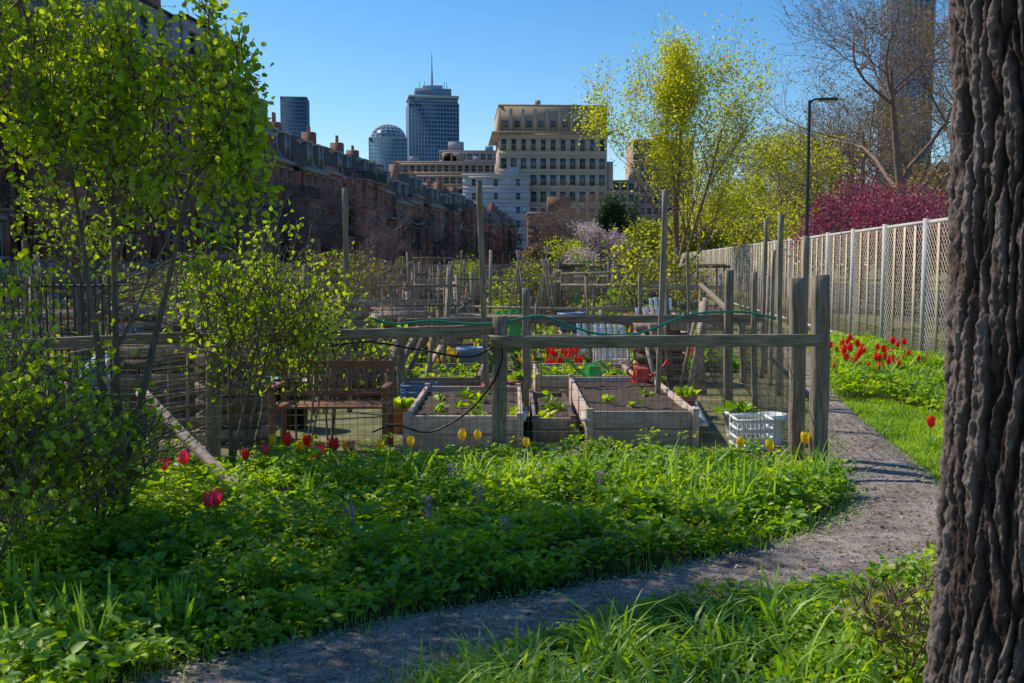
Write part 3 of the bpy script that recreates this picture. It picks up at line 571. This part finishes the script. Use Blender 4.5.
def tarp(cx,cy,w,d,h,m,name='tarpaulin'):
    n=16; X,Y=np.meshgrid(np.linspace(-1,1,n),np.linspace(-1,1,n)); e=np.maximum(abs(X),abs(Y)); Z=h*np.clip((1-e)*5,0,1)**.6*(.8+.25*fn(X*2,Y*2,2,cx))+.015
    V=np.stack([cx+X*w/2,cy+Y*d/2,Z],2).reshape(-1,3); mb=MB(); mb.add(V,[[j*n+i,j*n+i+1,(j+1)*n+i+1,(j+1)*n+i] for j in range(n-1) for i in range(n-1)],m); mb.build(name,smooth=True)
def shed(cx,cy,w,d,h):
    mb=MB(); k=int(w/.13)
    for i in range(k):
        for yy in(0,d): mb.box(cx+i*w/k,cx+(i+1)*w/k-.012,cy+yy,cy+yy+.025,.05,h+R.uniform(-.01,.01),'wood_mix')
    for i in range(int(d/.13)):
        for xx in(0,w-.025): mb.box(cx+xx,cx+xx+.02,cy+.03+i*.13,cy+.145+i*.13,.05,h,'wood_mix')
    mb.beam([cx+w/2,cy-.15,h+.06],[cx+w/2,cy+d+.2,h-.12],w+.2,.05,'roofdark'); mb.box(cx+w*.3,cx+w*.3+.7,cy-.025,cy-.003,.08,h-.1,'wood_grey'); mb.build('garden_shed')
def boards(cx,cy):
    mb=MB(); h=R.uniform(.7,1.3)
    for i in range(R.randint(4,9)): x=cx+R.uniform(0,.9); mb.beam([x,cy-R.uniform(.1,.5),0],[x+R.uniform(-.4,.4),cy+.2,h*R.uniform(.6,1.1)],R.uniform(.03,.12),.02,'wood_mix')
    mb.build('stacked_timber')
crate(2.05,9.0,.34,.36,.30,'white_plastic'); pot(2.5,9.5,.13,.28,'white_plastic','bucket',False); pot(2.25,9.9,.14,.25,'white_plastic')
pot(1.5,12.45,.13,.22,'red_plastic'); pot(1.85,12.9,.11,.2,'terracotta'); pot(.1,12.4,.14,.28,'terracotta'); pot(-.25,12.2,.12,.25,'red_plastic','bucket',False); pot(1.95,11.2,.13,.24,'terracotta'); pot(-2.3,10.4,.2,.5,'hose_black','rain_barrel',False)
pot(-2.75,11,.2,.45,'blue_plastic','rain_barrel',False); pot(-1.15,10.1,.15,.26,'terracotta'); compost(-4.1,10.1,.9); compost(-3.0,9.4,.6); tarp(-3.35,11.2,1.1,1.4,.55,'tarp_blue'); tarp(-4.6,12.6,1.4,1.4,.6,'tarp_blue')
boards(-2.9,11.8); boards(-1.9,13.6); boards(1.9,13.4); compost(-2.5,12.6,.8); pot(-.6,14.6,.2,.5,'blue_plastic','rain_barrel',False); compost(1.8,14.2,.7); crate(-1.3,11.6,.4,.4,.3,'blue_plastic'); chair(-3.4,13.4,'wood_mix')
def wcan(x,y,m,z0,fl=1):
    mb=MB(); n=14
    mb.poly([[x,y,z0],[x,y,z0+.18]],.11,m,14,.09); mb.add([[x+.09*math.cos(t),y+.09*math.sin(t),z0+.18] for t in np.linspace(0,6.28,n,endpoint=False)],[list(range(n))],m)
    mb.poly(cat([[x-.07*fl,y,z0+.04],[x-.2*fl,y,z0+.13],[x-.3*fl,y,z0+.24]],5),.024,m,7,.014); mb.seg([[x-.3*fl,y,z0+.24]],[[x-.33*fl,y,z0+.27]],.02,.035,m,8)
    mb.poly(cat([[x+.08*fl,y,z0+.06],[x+.17*fl,y,z0+.14],[x+.08*fl,y,z0+.23],[x-.02*fl,y,z0+.2]],5),.012,m,7); mb.build('watering_can')
wcan(*at(594,12.4),'green_plastic',.27); wcan(*at(642,12.1),'red_plastic',.27,-1)
# ---------------- the rest of the allotment ----------------
def Xr(Y): return float(np.interp(Y,[9,15.5,21,28,38,85],[2.7,4.1,5.3,6.2,7.2,11]))-.3
rows=[15.6,18.5,22,26.5,31,36,42,49,57,66]
for ri,Y in enumerate(rows):
    x=max(-.56*Y,-28+.124*Y+5); xr=Xr(Y); dY=(rows[ri+1]-Y if ri<9 else 9)*.85
    while x<xr-1.5:
        w=min(R.uniform(3.2,5.2),xr-x); front=(Y<18 and -1.5<x+w/2<3.2)
        mb=MB(); h=R.uniform(.8,1.2); mw='wood_mix'
        if Y>24: h=R.uniform(1.1,1.6)
        np_=R.randint(2,5)
        for k in range(np_+1):
            hx=x+w*k/np_+R.uniform(-.2,.2); hh=min(h*R.choice([1,1,1.05,1.2,1.6]),2.1); s=R.uniform(.035,.09); mb.beam([hx,Y,0],[hx+R.uniform(-.12,.12),Y+R.uniform(-.04,.04),hh],s,s,mw)
        for z in ([h*.95,h*.45] if R.random()<.5 else [h*.9]): mb.beam([x,Y-.04,z],[x+w,Y-.04,z+R.uniform(-.15,.15)],.03,R.uniform(.04,.09),mw)
        for k in range(3): mb.beam([x,Y+dY*k/2.5,0],[x,Y+dY*k/2.5,h*R.uniform(.9,1.3)],.06,.06,mw)
        mb.beam([x,Y,h],[x,Y+dY*.8,h],.03,.08,mw); 
        if Y>20 and R.random()<.45:
            a0=R.uniform(0,.6)*w
            for i in range(R.randint(5,14)): mb.beam([x+a0+i*.1,Y+.02,.05],[x+a0+i*.1+R.uniform(-.02,.02),Y+.02,h*R.uniform(.6,1.05)],.08,.015,mw)
        if Y<40: wmesh(mb,[x,Y],[x+w,Y],h,.10,.12,.002)
        if Y<40: wmesh(mb,[x,Y],[x,Y+dY*.8],h,.10,.12,.002)
        mb.build('garden_fence')
        for _ in range(2):
            bw=R.uniform(.8,1.3); bx=R.uniform(x+.2,max(x+.25,x+w-bw-.2)); by=Y+R.uniform(.3,dY*.4)
            raised_bed(bx,bx+bw,by,by+min(dY*.5,2.2),R.uniform(.2,.4),R.choice(['wood_mix','wood_pale','wood_mix','wood_mix']),int(R.choice([10,30,60])))
        mb=MB(); k=int(w*dY*26); c=np.stack([NR.uniform(x,x+w,k),NR.uniform(Y,Y+dY,k),np.full(k,.0)],1); dn=fn(c[:,0],c[:,1],.9,ri); c=c[dn>.48]; k=len(c)
        if k>2:
            lm=R.choice(['leaf_bed','leaf_bed2','leaf_lime','leaf_olive'])
            for _ in range(12):
                a=NR.uniform(0,6.28,k); d=np.stack([np.cos(a),np.sin(a),NR.uniform(.1,1.2,k)],1); L=NR.uniform(.08,.2,k); mb.leaves(c+np.abs(NR.normal(0,.10,(k,3)))*[1,1,1.4],d,L,L*.28,lm)
            mb.build('garden_plants')
        for _ in range(R.randint(3,6) if Y<20 else R.randint(5,9)):
            cx=R.uniform(x+.3,x+w-.3); cy=Y+R.uniform(.4,dY*.9); typ=R.random()
            if front and typ<.5: continue
            if typ<.14:
                mb=MB(); H=R.uniform(1.3,2.0); W2=R.uniform(.6,1.4)
                for i in range(int(W2/.2)+1): mb.beam([cx+i*.2,cy,0],[cx+i*.2+R.uniform(-.05,.05),cy,H*R.uniform(.9,1.05)],.022,.022,'wood_mix')
                for z in np.linspace(.4,H,4): mb.beam([cx-.05,cy-.03,z],[cx+W2,cy-.03,z],.02,.025,'wood_mix')
                mb.build('trellis')
            elif typ<.25:
                mb=MB(); H=R.uniform(1.4,2.2)
                for i in range(6):
                    a=i*math.pi/3+.3; mb.beam([cx+.4*math.cos(a),cy+.4*math.sin(a),0],[cx-.05*math.cos(a),cy-.05*math.sin(a),H],.022,.022,'wood_mix')
                mb.build('bean_pole_teepee')
            elif typ<.31 and Y>20:
                mb=MB(); H=R.uniform(1.6,2.0); W2=R.uniform(1.2,2.0); d2=1.4
                for xx in(0,W2):
                    for yy in(0,d2): mb.beam([cx+xx,cy+yy,0],[cx+xx,cy+yy,H],.08,.08,'wood_mix')
                for yy in(0,d2): mb.beam([cx-.2,cy+yy-.06,H],[cx+W2+.2,cy+yy-.06,H],.04,.1,'wood_mix')
                for i in range(7): mb.beam([cx+W2*i/6,cy-.2,H+.08],[cx+W2*i/6,cy+d2+.2,H+.08],.03,.05,'wood_mix')
                mb.build('pergola')
            elif typ<.35 and Y>25: shed(cx,cy,R.uniform(.9,1.5),1.1,R.uniform(1.3,1.8))
            elif typ<.44: crate(cx,cy,.5,.5,.6,R.choice(['white_plastic','blue_plastic','wood_mix','wood_mix']),'storage_bin')
            elif typ<.52: pot(cx,cy,.28,.7,R.choice(['blue_plastic','wood_mix','hose_black','green_plastic','terracotta']),'rain_barrel',False)
            elif typ<.59: chair(cx,cy,R.choice(['white_plastic','wood_mix','green_plastic','wood_red']))
            elif typ<.71: boards(cx,cy)
            elif typ<.79: compost(cx,cy,R.choice([.8,1.0,1.2]))
            elif typ<.84: tarp(cx,cy,R.uniform(1,1.6),R.uniform(1,1.4),R.uniform(.4,.9),R.choice(['tarp_blue','wood_mix','soil']))
            else: tree('garden_shrub',(cx,cy),R.uniform(1.0,2.3),R.uniform(1,1.8),.02,R.randint(0,9999),R.choice(['leaf_lime','leaf_olive','leaf_bed',None,None]),900,.07,'bark_warm',3,(4,6),.1,.4,(25,55),4,.08)
        x+=w+R.uniform(.1,.5)
# ---------------- row houses ----------------
U=nrm(np.array([.124,1,0.])); NRM=np.array([U[1],-U[0],0.]); O0=np.array([-28+.124*26,26,0.])
PN={'brick':'brick_walls','brick2':'brick_walls','brick3':'brick_walls','glass':'window_glass','winframe':'window_frames','stone_trim':'sills_and_cornice','slate':'mansard_roof','roofdark':'flat_roof','metal_dark':'balcony_railings','lavclad':'clad_top_storey','wood_mix':'timber_deck','terracotta':'chimney_pots'}
def wall_windows(mb,O,u,n,W,z0,fh,rows,cols,ww,wh,wm,sill=.9,th=.35,trim='stone_trim',x0=0):
    cw=W/cols
    for r in range(rows):
        zb=z0+r*fh; zs=zb+sill; zt=zs+wh
        mb.lbox(O,u,n,x0,x0+W,-th,0,zb,zs,wm); mb.lbox(O,u,n,x0,x0+W,-th,0,zt,zb+fh,wm)
        for c in range(cols+1):
            a0=x0+(0 if c==0 else c*cw-cw/2+ww/2); a1=x0+(W if c==cols else c*cw+cw/2-ww/2)
            if c==0: a1=x0+cw/2-ww/2
            mb.lbox(O,u,n,a0,a1,-th,0,zs,zt,wm)
        for c in range(cols):
            m_=x0+c*cw+cw/2; mb.lbox(O,u,n,m_-ww/2,m_+ww/2,-.26,-.22,zs,zt,'glass')
            mb.lbox(O,u,n,m_-ww/2,m_+ww/2,-.215,-.17,(zs+zt)/2-.04,(zs+zt)/2+.04,'winframe')
            for e in(m_-ww/2,m_+ww/2-.06): mb.lbox(O,u,n,e,e+.06,-.215,-.15,zs,zt,'winframe')
            mb.lbox(O,u,n,m_-ww/2-.1,m_+ww/2+.1,.002,.08,zs-.13,zs-.01,trim); mb.lbox(O,u,n,m_-ww/2-.1,m_+ww/2+.1,.002,.05,zt+.01,zt+.18,trim)
a=0; idx=0; R.seed(99)
while a<205:
    W=R.uniform(5.6,7.6); O=O0+U*a-NRM*R.choice([0,0,.4,.9]); Yc=O[1]; mb=MB(); bm=R.choice(['brick','brick2','brick','brick2','brick3']); fh=R.uniform(2.75,3.05); rows_=3 if Yc>76 else 4
    Hb=R.uniform(.6,1.6); tallu=54<Yc<69
    if tallu: rows_=4; fh=3.15;Hb=1.5
    if 69<=Yc<=76: fh=2.7; Hb=.8
    mb.lbox(O,U,NRM,0,W,-.35,0,0,Hb,bm); Hw=Hb+fh*rows_
    wall_windows(mb,O,U,NRM,W,Hb,fh,rows_,R.choice([2,3,3]),.95,1.65,bm)
    mb.lbox(O,U,NRM,.003,W-.003,-11,-.352,0,Hw-.02,bm)
    mb.lbox(O,U,NRM,-.05,W+.05,-.5,.25,Hw+.002,Hw+.3,'stone_trim')
    kind=('lav' if tallu else R.choice(['mansard','mansard','mansard','flat']))
    if kind=='mansard':
        z0=Hw+.302; z1=z0+2.7; c=[O+U*x+NRM*d+np.array([0,0,z]) for (d,z) in((0,z0),(-1.1,z1),(-9.9,z1),(-11,z0)) for x in(0,W)]
        mb.add(c,[[0,1,3,2],[4,5,7,6],[0,2,4,6],[1,7,5,3]],'slate'); mb.add(c,[[2,3,5,4]],'roofdark')
        for k in range(2):
            m_=W*(k+.5)/2; mb.lbox(O,U,NRM,m_-.75,m_+.75,-1.5,-.12,z0+.35,z0+2.2,'slate'); mb.lbox(O,U,NRM,m_-.5,m_+.5,-.118,-.09,z0+.55,z0+1.95,'glass'); mb.lbox(O,U,NRM,m_-.85,m_+.85,-1.5,.0,z0+2.202,z0+2.35,'winframe')
            for e in(-.62,.5): mb.lbox(O,U,NRM,m_+e,m_+e+.12,-.118,-.04,z0+.45,z0+2.15,'winframe')
            mb.lbox(O,U,NRM,m_-.498,m_+.498,-.088,-.06,z0+1.2,z0+1.28,'winframe')
        zt=z1
    elif kind=='lav':
        z0=Hw+.302; wall_windows(mb,O-NRM*.8,U,NRM,W,z0,3.0,1,3,1.3,1.5,'lavclad',.8,trim='winframe'); mb.lbox(O,U,NRM,.003,W-.003,-10,-1.152,z0,z0+2.98,'lavclad'); mb.lbox(O,U,NRM,-.1,W+.1,-10.2,-.6,z0+3.0,z0+3.15,'roofdark'); zt=z0+3.1
        mb.lbox(O,U,NRM,-.6,1.1,-4.5,-2.9,Hw+.31,zt+1.6,'brick')
    else:
        mb.lbox(O,U,NRM,.0,W,-11,-.3,Hw+.302,Hw+.8,bm); zt=Hw+.8
        for z in(.4,.75,1.1): mb.seg([O+U*.2-NRM*.4+[0,0,zt+z]],[O+U*(W-.2)-NRM*.4+[0,0,zt+z]],.03,.03,'metal_dark',4)
        mb.lbox(O,U,NRM,1.2,W-1.4,-8,-4,zt+.002,zt+2.4,'lavclad')
    if kind!='lav':
      for k in range(R.randint(1,2)):
        d=-2.5-5*k; mb.lbox(O,U,NRM,-.35,.55,d-.8,d+.4,Hw+.31,zt+R.uniform(.7,1.6),bm); 
        for e in(-.1,.3): mb.seg([O+U*e+NRM*(d-.2)+[0,0,zt+.5]],[O+U*e+NRM*(d-.2)+[0,0,zt+1.9]],.12,.10,'terracotta',8)
    if R.random()<.6:
        ew=2.9; ef=R.choice([1,2,3]); ed=R.uniform(1.2,2.6); eo=O+NRM*ed; x0=R.choice([0.1,W-ew-.1]); em=R.choice([bm,bm,'brick2','brick'])
        wall_windows(mb,eo,U,NRM,ew,Hb,fh,ef,2,.8,1.5,em,x0=x0); mb.lbox(O,U,NRM,x0,x0+ew,.005,ed,0,Hb-.003,em); mb.lbox(O,U,NRM,x0+.003,x0+ew-.003,.1,ed-.352,Hb,Hb+fh*ef-.003,em)
        mb.lbox(O,U,NRM,x0-.1,x0+ew+.1,.09,ed+.1,Hb+fh*ef+.002,Hb+fh*ef+.14,'wood_mix'); zt2=Hb+fh*ef+.14
        t=np.linspace(0,1,22); p=O+NRM*(ed+.02)+U*(x0+ew*t)[:,None]+[0,0,zt2]; mb.seg(p,p+[0,0,1.0],.022,.022,'metal_dark',4); mb.seg(p[:1]+[0,0,1],p[-1:]+[0,0,1],.035,.035,'metal_dark',4)
        for x in(x0,x0+ew):
            t=np.linspace(0,1,12); p=O+NRM*(.1+(ed-.1)*t)[:,None]+U*x+[0,0,zt2]; mb.seg(p,p+[0,0,1.0],.022,.022,'metal_dark',4); mb.seg(p[:1]+[0,0,1],p[-1:]+[0,0,1],.035,.035,'metal_dark',4)
    else:
        for zf in(1,2):
            zz=Hb+fh*zf; mb.lbox(O,U,NRM,1,W-1.5,.09,1.6,zz-.12,zz,'wood_mix'); p=O+NRM*1.58+U*np.linspace(1,W-1.5,20)[:,None]+[0,0,zz]; mb.seg(p,p+[0,0,1.0],.022,.022,'metal_dark',4); mb.seg(p[:1]+[0,0,1],p[-1:]+[0,0,1],.035,.035,'metal_dark',4)
            for x in(1.05,W-1.55): mb.lbox(O,U,NRM,x,x+.1,1.45,1.55,0,zz-.123,'metal_dark')
    mb.split('brick_row_house',PN); a+=W+.01; idx+=1
mb=MB(); mb.lbox(O0+NRM*4.6,U,NRM,0,200,-.15,.15,0,1.8,'wood_mix')
for k in range(100): mb.lbox(O0+NRM*4.6,U,NRM,k*2,k*2+.12,.152,.25,0,1.9,'wood_grey')
mb.build('yard_fence')
for k in range(10):
    s=[30,36,45,52,64,75,95,110,130,150][k]; p=O0+U*(s-26)+NRM*R.uniform(3.2,4.2); tree('bare_tree',(p[0],p[1]),R.uniform(4,7.0),R.uniform(3,5),.1,200+k,R.choice([None,'leaf_olive','leaf_bed','blossom_pink']),700,.08,'bark_purple',4,(4,7),.15,.4,(25,55),1,.15,mnk=.8)
mb=MB()
for k in range(9):
    p0=O0+U*(36+k*12)+NRM*2.9+[0,0,6.0+R.uniform(-1,1)]; p1=p0+U*12; mb.seg([[p0[0],p0[1],0]],[p0+[0,0,1.5]],.09,.07,'bark',6)
    for dz in(0,.6,1.3):
        t=np.linspace(0,1,14)[:,None]; P=p0+(p1-p0)*t+np.array([0,0,1])*(dz-(1-(2*t-1)**2)*R.uniform(.8,2.2)); mb.poly(P,.035,'cable' if dz else 'hose_black',4)
mb.build('utility_cable')
# ---------------- skyline ----------------
def tower(name,px0,px1,pytop,Y,depth,floors,cols,glass='towerglass',clad='pruclad',th=.6,rot=0,extra=None,z0=0,band=.35,mul=.25):
    xa=D(px0,265,Y)[0]; xb=D(px1,265,Y)[0]; H=D(512,pytop,Y)[2]; W=xb-xa; mb=MB()
    u=np.array([math.cos(rot),math.sin(rot),0]); n=np.array([u[1],-u[0],0]); O=np.array([xa,Y,0.]) 
    mb.lbox(O,u,n,th,W-th,-depth+th,-th,z0,H-.01,glass)
    faces=[(O,u,n,W),(O+u*W,-n,u,depth),(O-n*depth,n,-u,depth)]
    for (o,uu,nn_,w) in faces:
        fh=(H-z0)/floors; c=max(2,int(cols*w/W))
        for f in range(floors+1): 
            zz=z0+f*fh; mb.lbox(o,uu,nn_,0 if nn_ is n else .05,w if nn_ is n else w-.05,-th,-.02*(nn_ is not n),max(z0,zz-fh*band/2),min(H,zz+fh*band/2),clad)
        for k in range(c+1):
            x=w*k/c; mb.lbox(o,uu,nn_,max(0,x-w/c*mul/2),min(w,x+w/c*mul/2),-th+.01,th*.15,z0,H+.02,clad)
    mb.lbox(O,u,n,-.1,W+.1,-depth-.1,.25,H+.03,H+1.0,clad)
    if extra: extra(mb,O,u,n,W,depth,H)
    return mb.split(name,{glass:'curtain_wall_glass',clad:'cladding_frame','metal_dark':'roof_equipment'})
def pru(mb,O,u,n,W,d,H):
    mb.lbox(O,u,n,W*.02,W*.98,-d*.98,-d*.02,H+1.01,H+7,'towerglass'); mb.lbox(O,u,n,W*.0,W*1.0,-d,0,H+7.01,H+10,'pruclad')
    mb.lbox(O,u,n,W*.14,W*.86,-d*.86,-d*.14,H+10.01,H+19,'bluegrey'); mb.lbox(O,u,n,W*.3,W*.7,-d*.7,-d*.3,H+19.01,H+24,'pruclad')
    c=O+u*W/2-n*d/2; mb.seg([c+[0,0,H+24]],[c+[0,0,H+45]],1.6,.9,'pruclad',8); mb.seg([c+[0,0,H+45]],[c+[0,0,H+64]],.8,.4,'pruclad',6)
    for k in(-.25,.25,-.15,.3): mb.seg([c+u*W*k+[0,0,H+19]],[c+u*W*k+[0,0,H+30]],.5,.3,'pruclad',5)
tower('office_tower',410,460,103,1200,45,40,16,'towerglass','bluegrey',1.0,.18,pru,band=.4,mul=.3)
tower('glass_tower',283,309,97,1300,40,45,12,'towerglass','bluegrey',.6,.12,None,band=.2,mul=.15)
def crown(mb,O,u,n,W,d,H):
    c=O+u*W/2-n*d/2+np.array([0,0,H+1]); N=20; rr=W*.46; hh=D(512,122,1000)[2]-H-1
    for k in range(N):
        t=2*np.pi*k/N; a_=np.linspace(0,np.pi/2,8); P=np.stack([rr*np.cos(a_)*math.cos(t),rr*np.cos(a_)*math.sin(t),hh*np.sin(a_)],1)+c; mb.poly(P,.6,'pruclad',4)
    for a_ in np.linspace(0.05,1.35,6):
        t=np.linspace(0,2*np.pi,N+1); P=np.stack([rr*np.cos(a_)*np.cos(t),rr*np.cos(a_)*np.sin(t),hh*np.sin(a_)+0*t],1)+c; mb.poly(P,.6,'pruclad',4)
    a_=np.linspace(0,np.pi/2,7); n_=16; V=[c+np.array([rr*.9*math.cos(x)*math.cos(t),rr*.9*math.cos(x)*math.sin(t),hh*.88*math.sin(x)]) for x in a_ for t in np.linspace(0,2*np.pi,n_,endpoint=False)]
    mb.add(V,[[j*n_+i,j*n_+(i+1)%n_,(j+1)*n_+(i+1)%n_,(j+1)*n_+i] for j in range(6) for i in range(n_)],'towerglass2')
tower('domed_glass_tower',370,408,138,1000,38,34,12,'towerglass2','pruclad',.8,.1,crown,band=.2,mul=.15)
tower('glass_tower',884,926,-40,360,14,36,8,'towerglass','bluegrey',.3,-.1,None,band=.25,mul=.2)
xa,xb=D(499,265,235)[0],D(607,265,235)[0]; zt=D(512,106,235)[2]; mb=MB(); W=xb-xa
O=np.array([xa,235,0.]); u=nrm(np.array([1,.06,0])); n=np.array([u[1],-u[0],0.]); zc=D(512,156,235)[2]; zk=D(512,133,235)[2]
mb.lbox(O,u,n,.36,W-.36,-24,-.36,0,zt-.5,'tan'); fl=7; fh=(zc)/fl
wall_windows(mb,O,u,n,W,0,fh,fl,11,1.35,2.4,'tan2',1.0,trim='tan2')
wall_windows(mb,O,u,n,W,zc+.002,zk-zc-.02,1,11,1.1,2.6,'tan2',1.3,trim='tan2')
mb.lbox(O,u,n,-1.6,W+1.0,-25,1.0,zk-.002,zk+.3,'tan')
mb.lbox(O,u,n,0,W,-24,-.2,zk+.302,zt,'tan')
for k in range(10): mb.lbox(O,u,n,W*k/9-.35 if k else 0,W*k/9+.35 if k<9 else W,-.198,.08,zk+.31,zt-.6,'tan2')
mb.lbox(O,u,n,-.1,W+.1,-24.1,.15,zt+.002,zt+.4,'tan')
for k in range(9): mb.lbox(O,u,n,W*(k+.5)/9-.55,W*(k+.5)/9+.55,-.195,-.12,zk+1.4,zk+2.9,'glass')
mb.lbox(O,u,n,W*.35,W*.4,-8,-5,zt+.4,zt+2.2,'tan'); mb.lbox(O,u,n,W,W+1.8,-20,-2,0,D(512,160,235)[2],'tan2')
wall_windows(mb,O-n*24,n,-u,23.6,0,fh,fl,7,1.2,2.2,'tan',1.0,trim='tan2')
mb.split('apartment_block',{'tan':'upper_walls','tan2':'masonry_walls','glass':'window_glass','winframe':'window_frames'})
def block(name,px0,px1,pytop,Y,dep,rows_,cols_,wm,ww,wh,rot=0,extra=0,trim='stone_trim'):
    xa,xb=D(px0,265,Y)[0],D(px1,265,Y)[0]; zt=D(512,pytop,Y)[2]; W=xb-xa; mb=MB(); u=np.array([math.cos(rot),math.sin(rot),0]); n=np.array([u[1],-u[0],0]); O=np.array([xa,Y,0.]); fh=zt/rows_
    mb.lbox(O,u,n,.003,W-.003,-dep,-.352,0,zt-.02,wm); wall_windows(mb,O,u,n,W,0,fh,rows_,cols_,ww,wh,wm,fh*.3,trim=trim)
    mb.lbox(O,u,n,-.2,W+.2,-dep-.2,.3,zt+.002,zt+.5,trim)
    for k in range(extra):
        a=R.uniform(.05,.85)*W; mb.lbox(O,u,n,a,a+R.uniform(2,5),-7,-3,zt+.502,zt+R.uniform(2,4),'lavclad' if k%2 else wm)
    mb.split(name,{wm:'walls','glass':'window_glass','winframe':'window_frames','lavclad':'roof_penthouse',trim:'cornice_and_sills'})
block('apartment_block',396,545,163,300,20,9,22,'tan',1.3,1.7,0,5)
block('apartment_block',440,500,152,330,16,11,9,'lavclad',1.6,1.8,0,2)
block('rendered_building',463,529,176,232,16,7,3,'greywall',.9,1.5,.0,1,'greywall')
block('apartment_block',632,692,141,300,20,12,9,'tan',1.3,1.7,0,2)
block('apartment_block',612,634,182,260,14,8,3,'tan2',1.2,1.6,0,1)
block('brick_building',528,560,215,180,12,3,3,'brick2',1.1,1.5,0,1)
block('apartment_block',690,745,222,260,20,4,8,'brick3',1.3,1.7,0,2)
block('apartment_block',336,400,178,260,20,8,8,'brick2',1.3,1.7,0,3)
# ---------------- light ----------------
az=math.radians(-58); el=math.radians(44)
sd=Vector((math.sin(az)*math.cos(el),math.cos(az)*math.cos(el),math.sin(el)))
sl=bpy.data.lights.new('sun','SUN'); sl.energy=5.0; sl.angle=math.radians(.5); sl.color=(1,.93,.82); so=bpy.data.objects.new('sun',sl); C.collection.objects.link(so); so.rotation_euler=sd.to_track_quat('Z','Y').to_euler()
w=bpy.data.worlds.new("World"); C.scene.world=w; w.use_nodes=True; nt=w.node_tree; bg=nt.nodes['Background']; sk=nt.nodes.new('ShaderNodeTexSky'); sk.sky_type='NISHITA'; sk.sun_disc=False
sk.sun_elevation=el; sk.sun_rotation=az; sk.air_density=1.0; sk.dust_density=.3; sk.ozone_density=3.0; sk.altitude=0
hs=nt.nodes.new('ShaderNodeHueSaturation'); hs.inputs['Saturation'].default_value=1.35
nt.links.new(sk.outputs[0],hs.inputs['Color']); nt.links.new(hs.outputs[0],bg.inputs[0]); bg.inputs[1].default_value=.15
C.scene.view_settings.view_transform='Standard'; C.scene.view_settings.look='None'; C.scene.view_settings.exposure=0
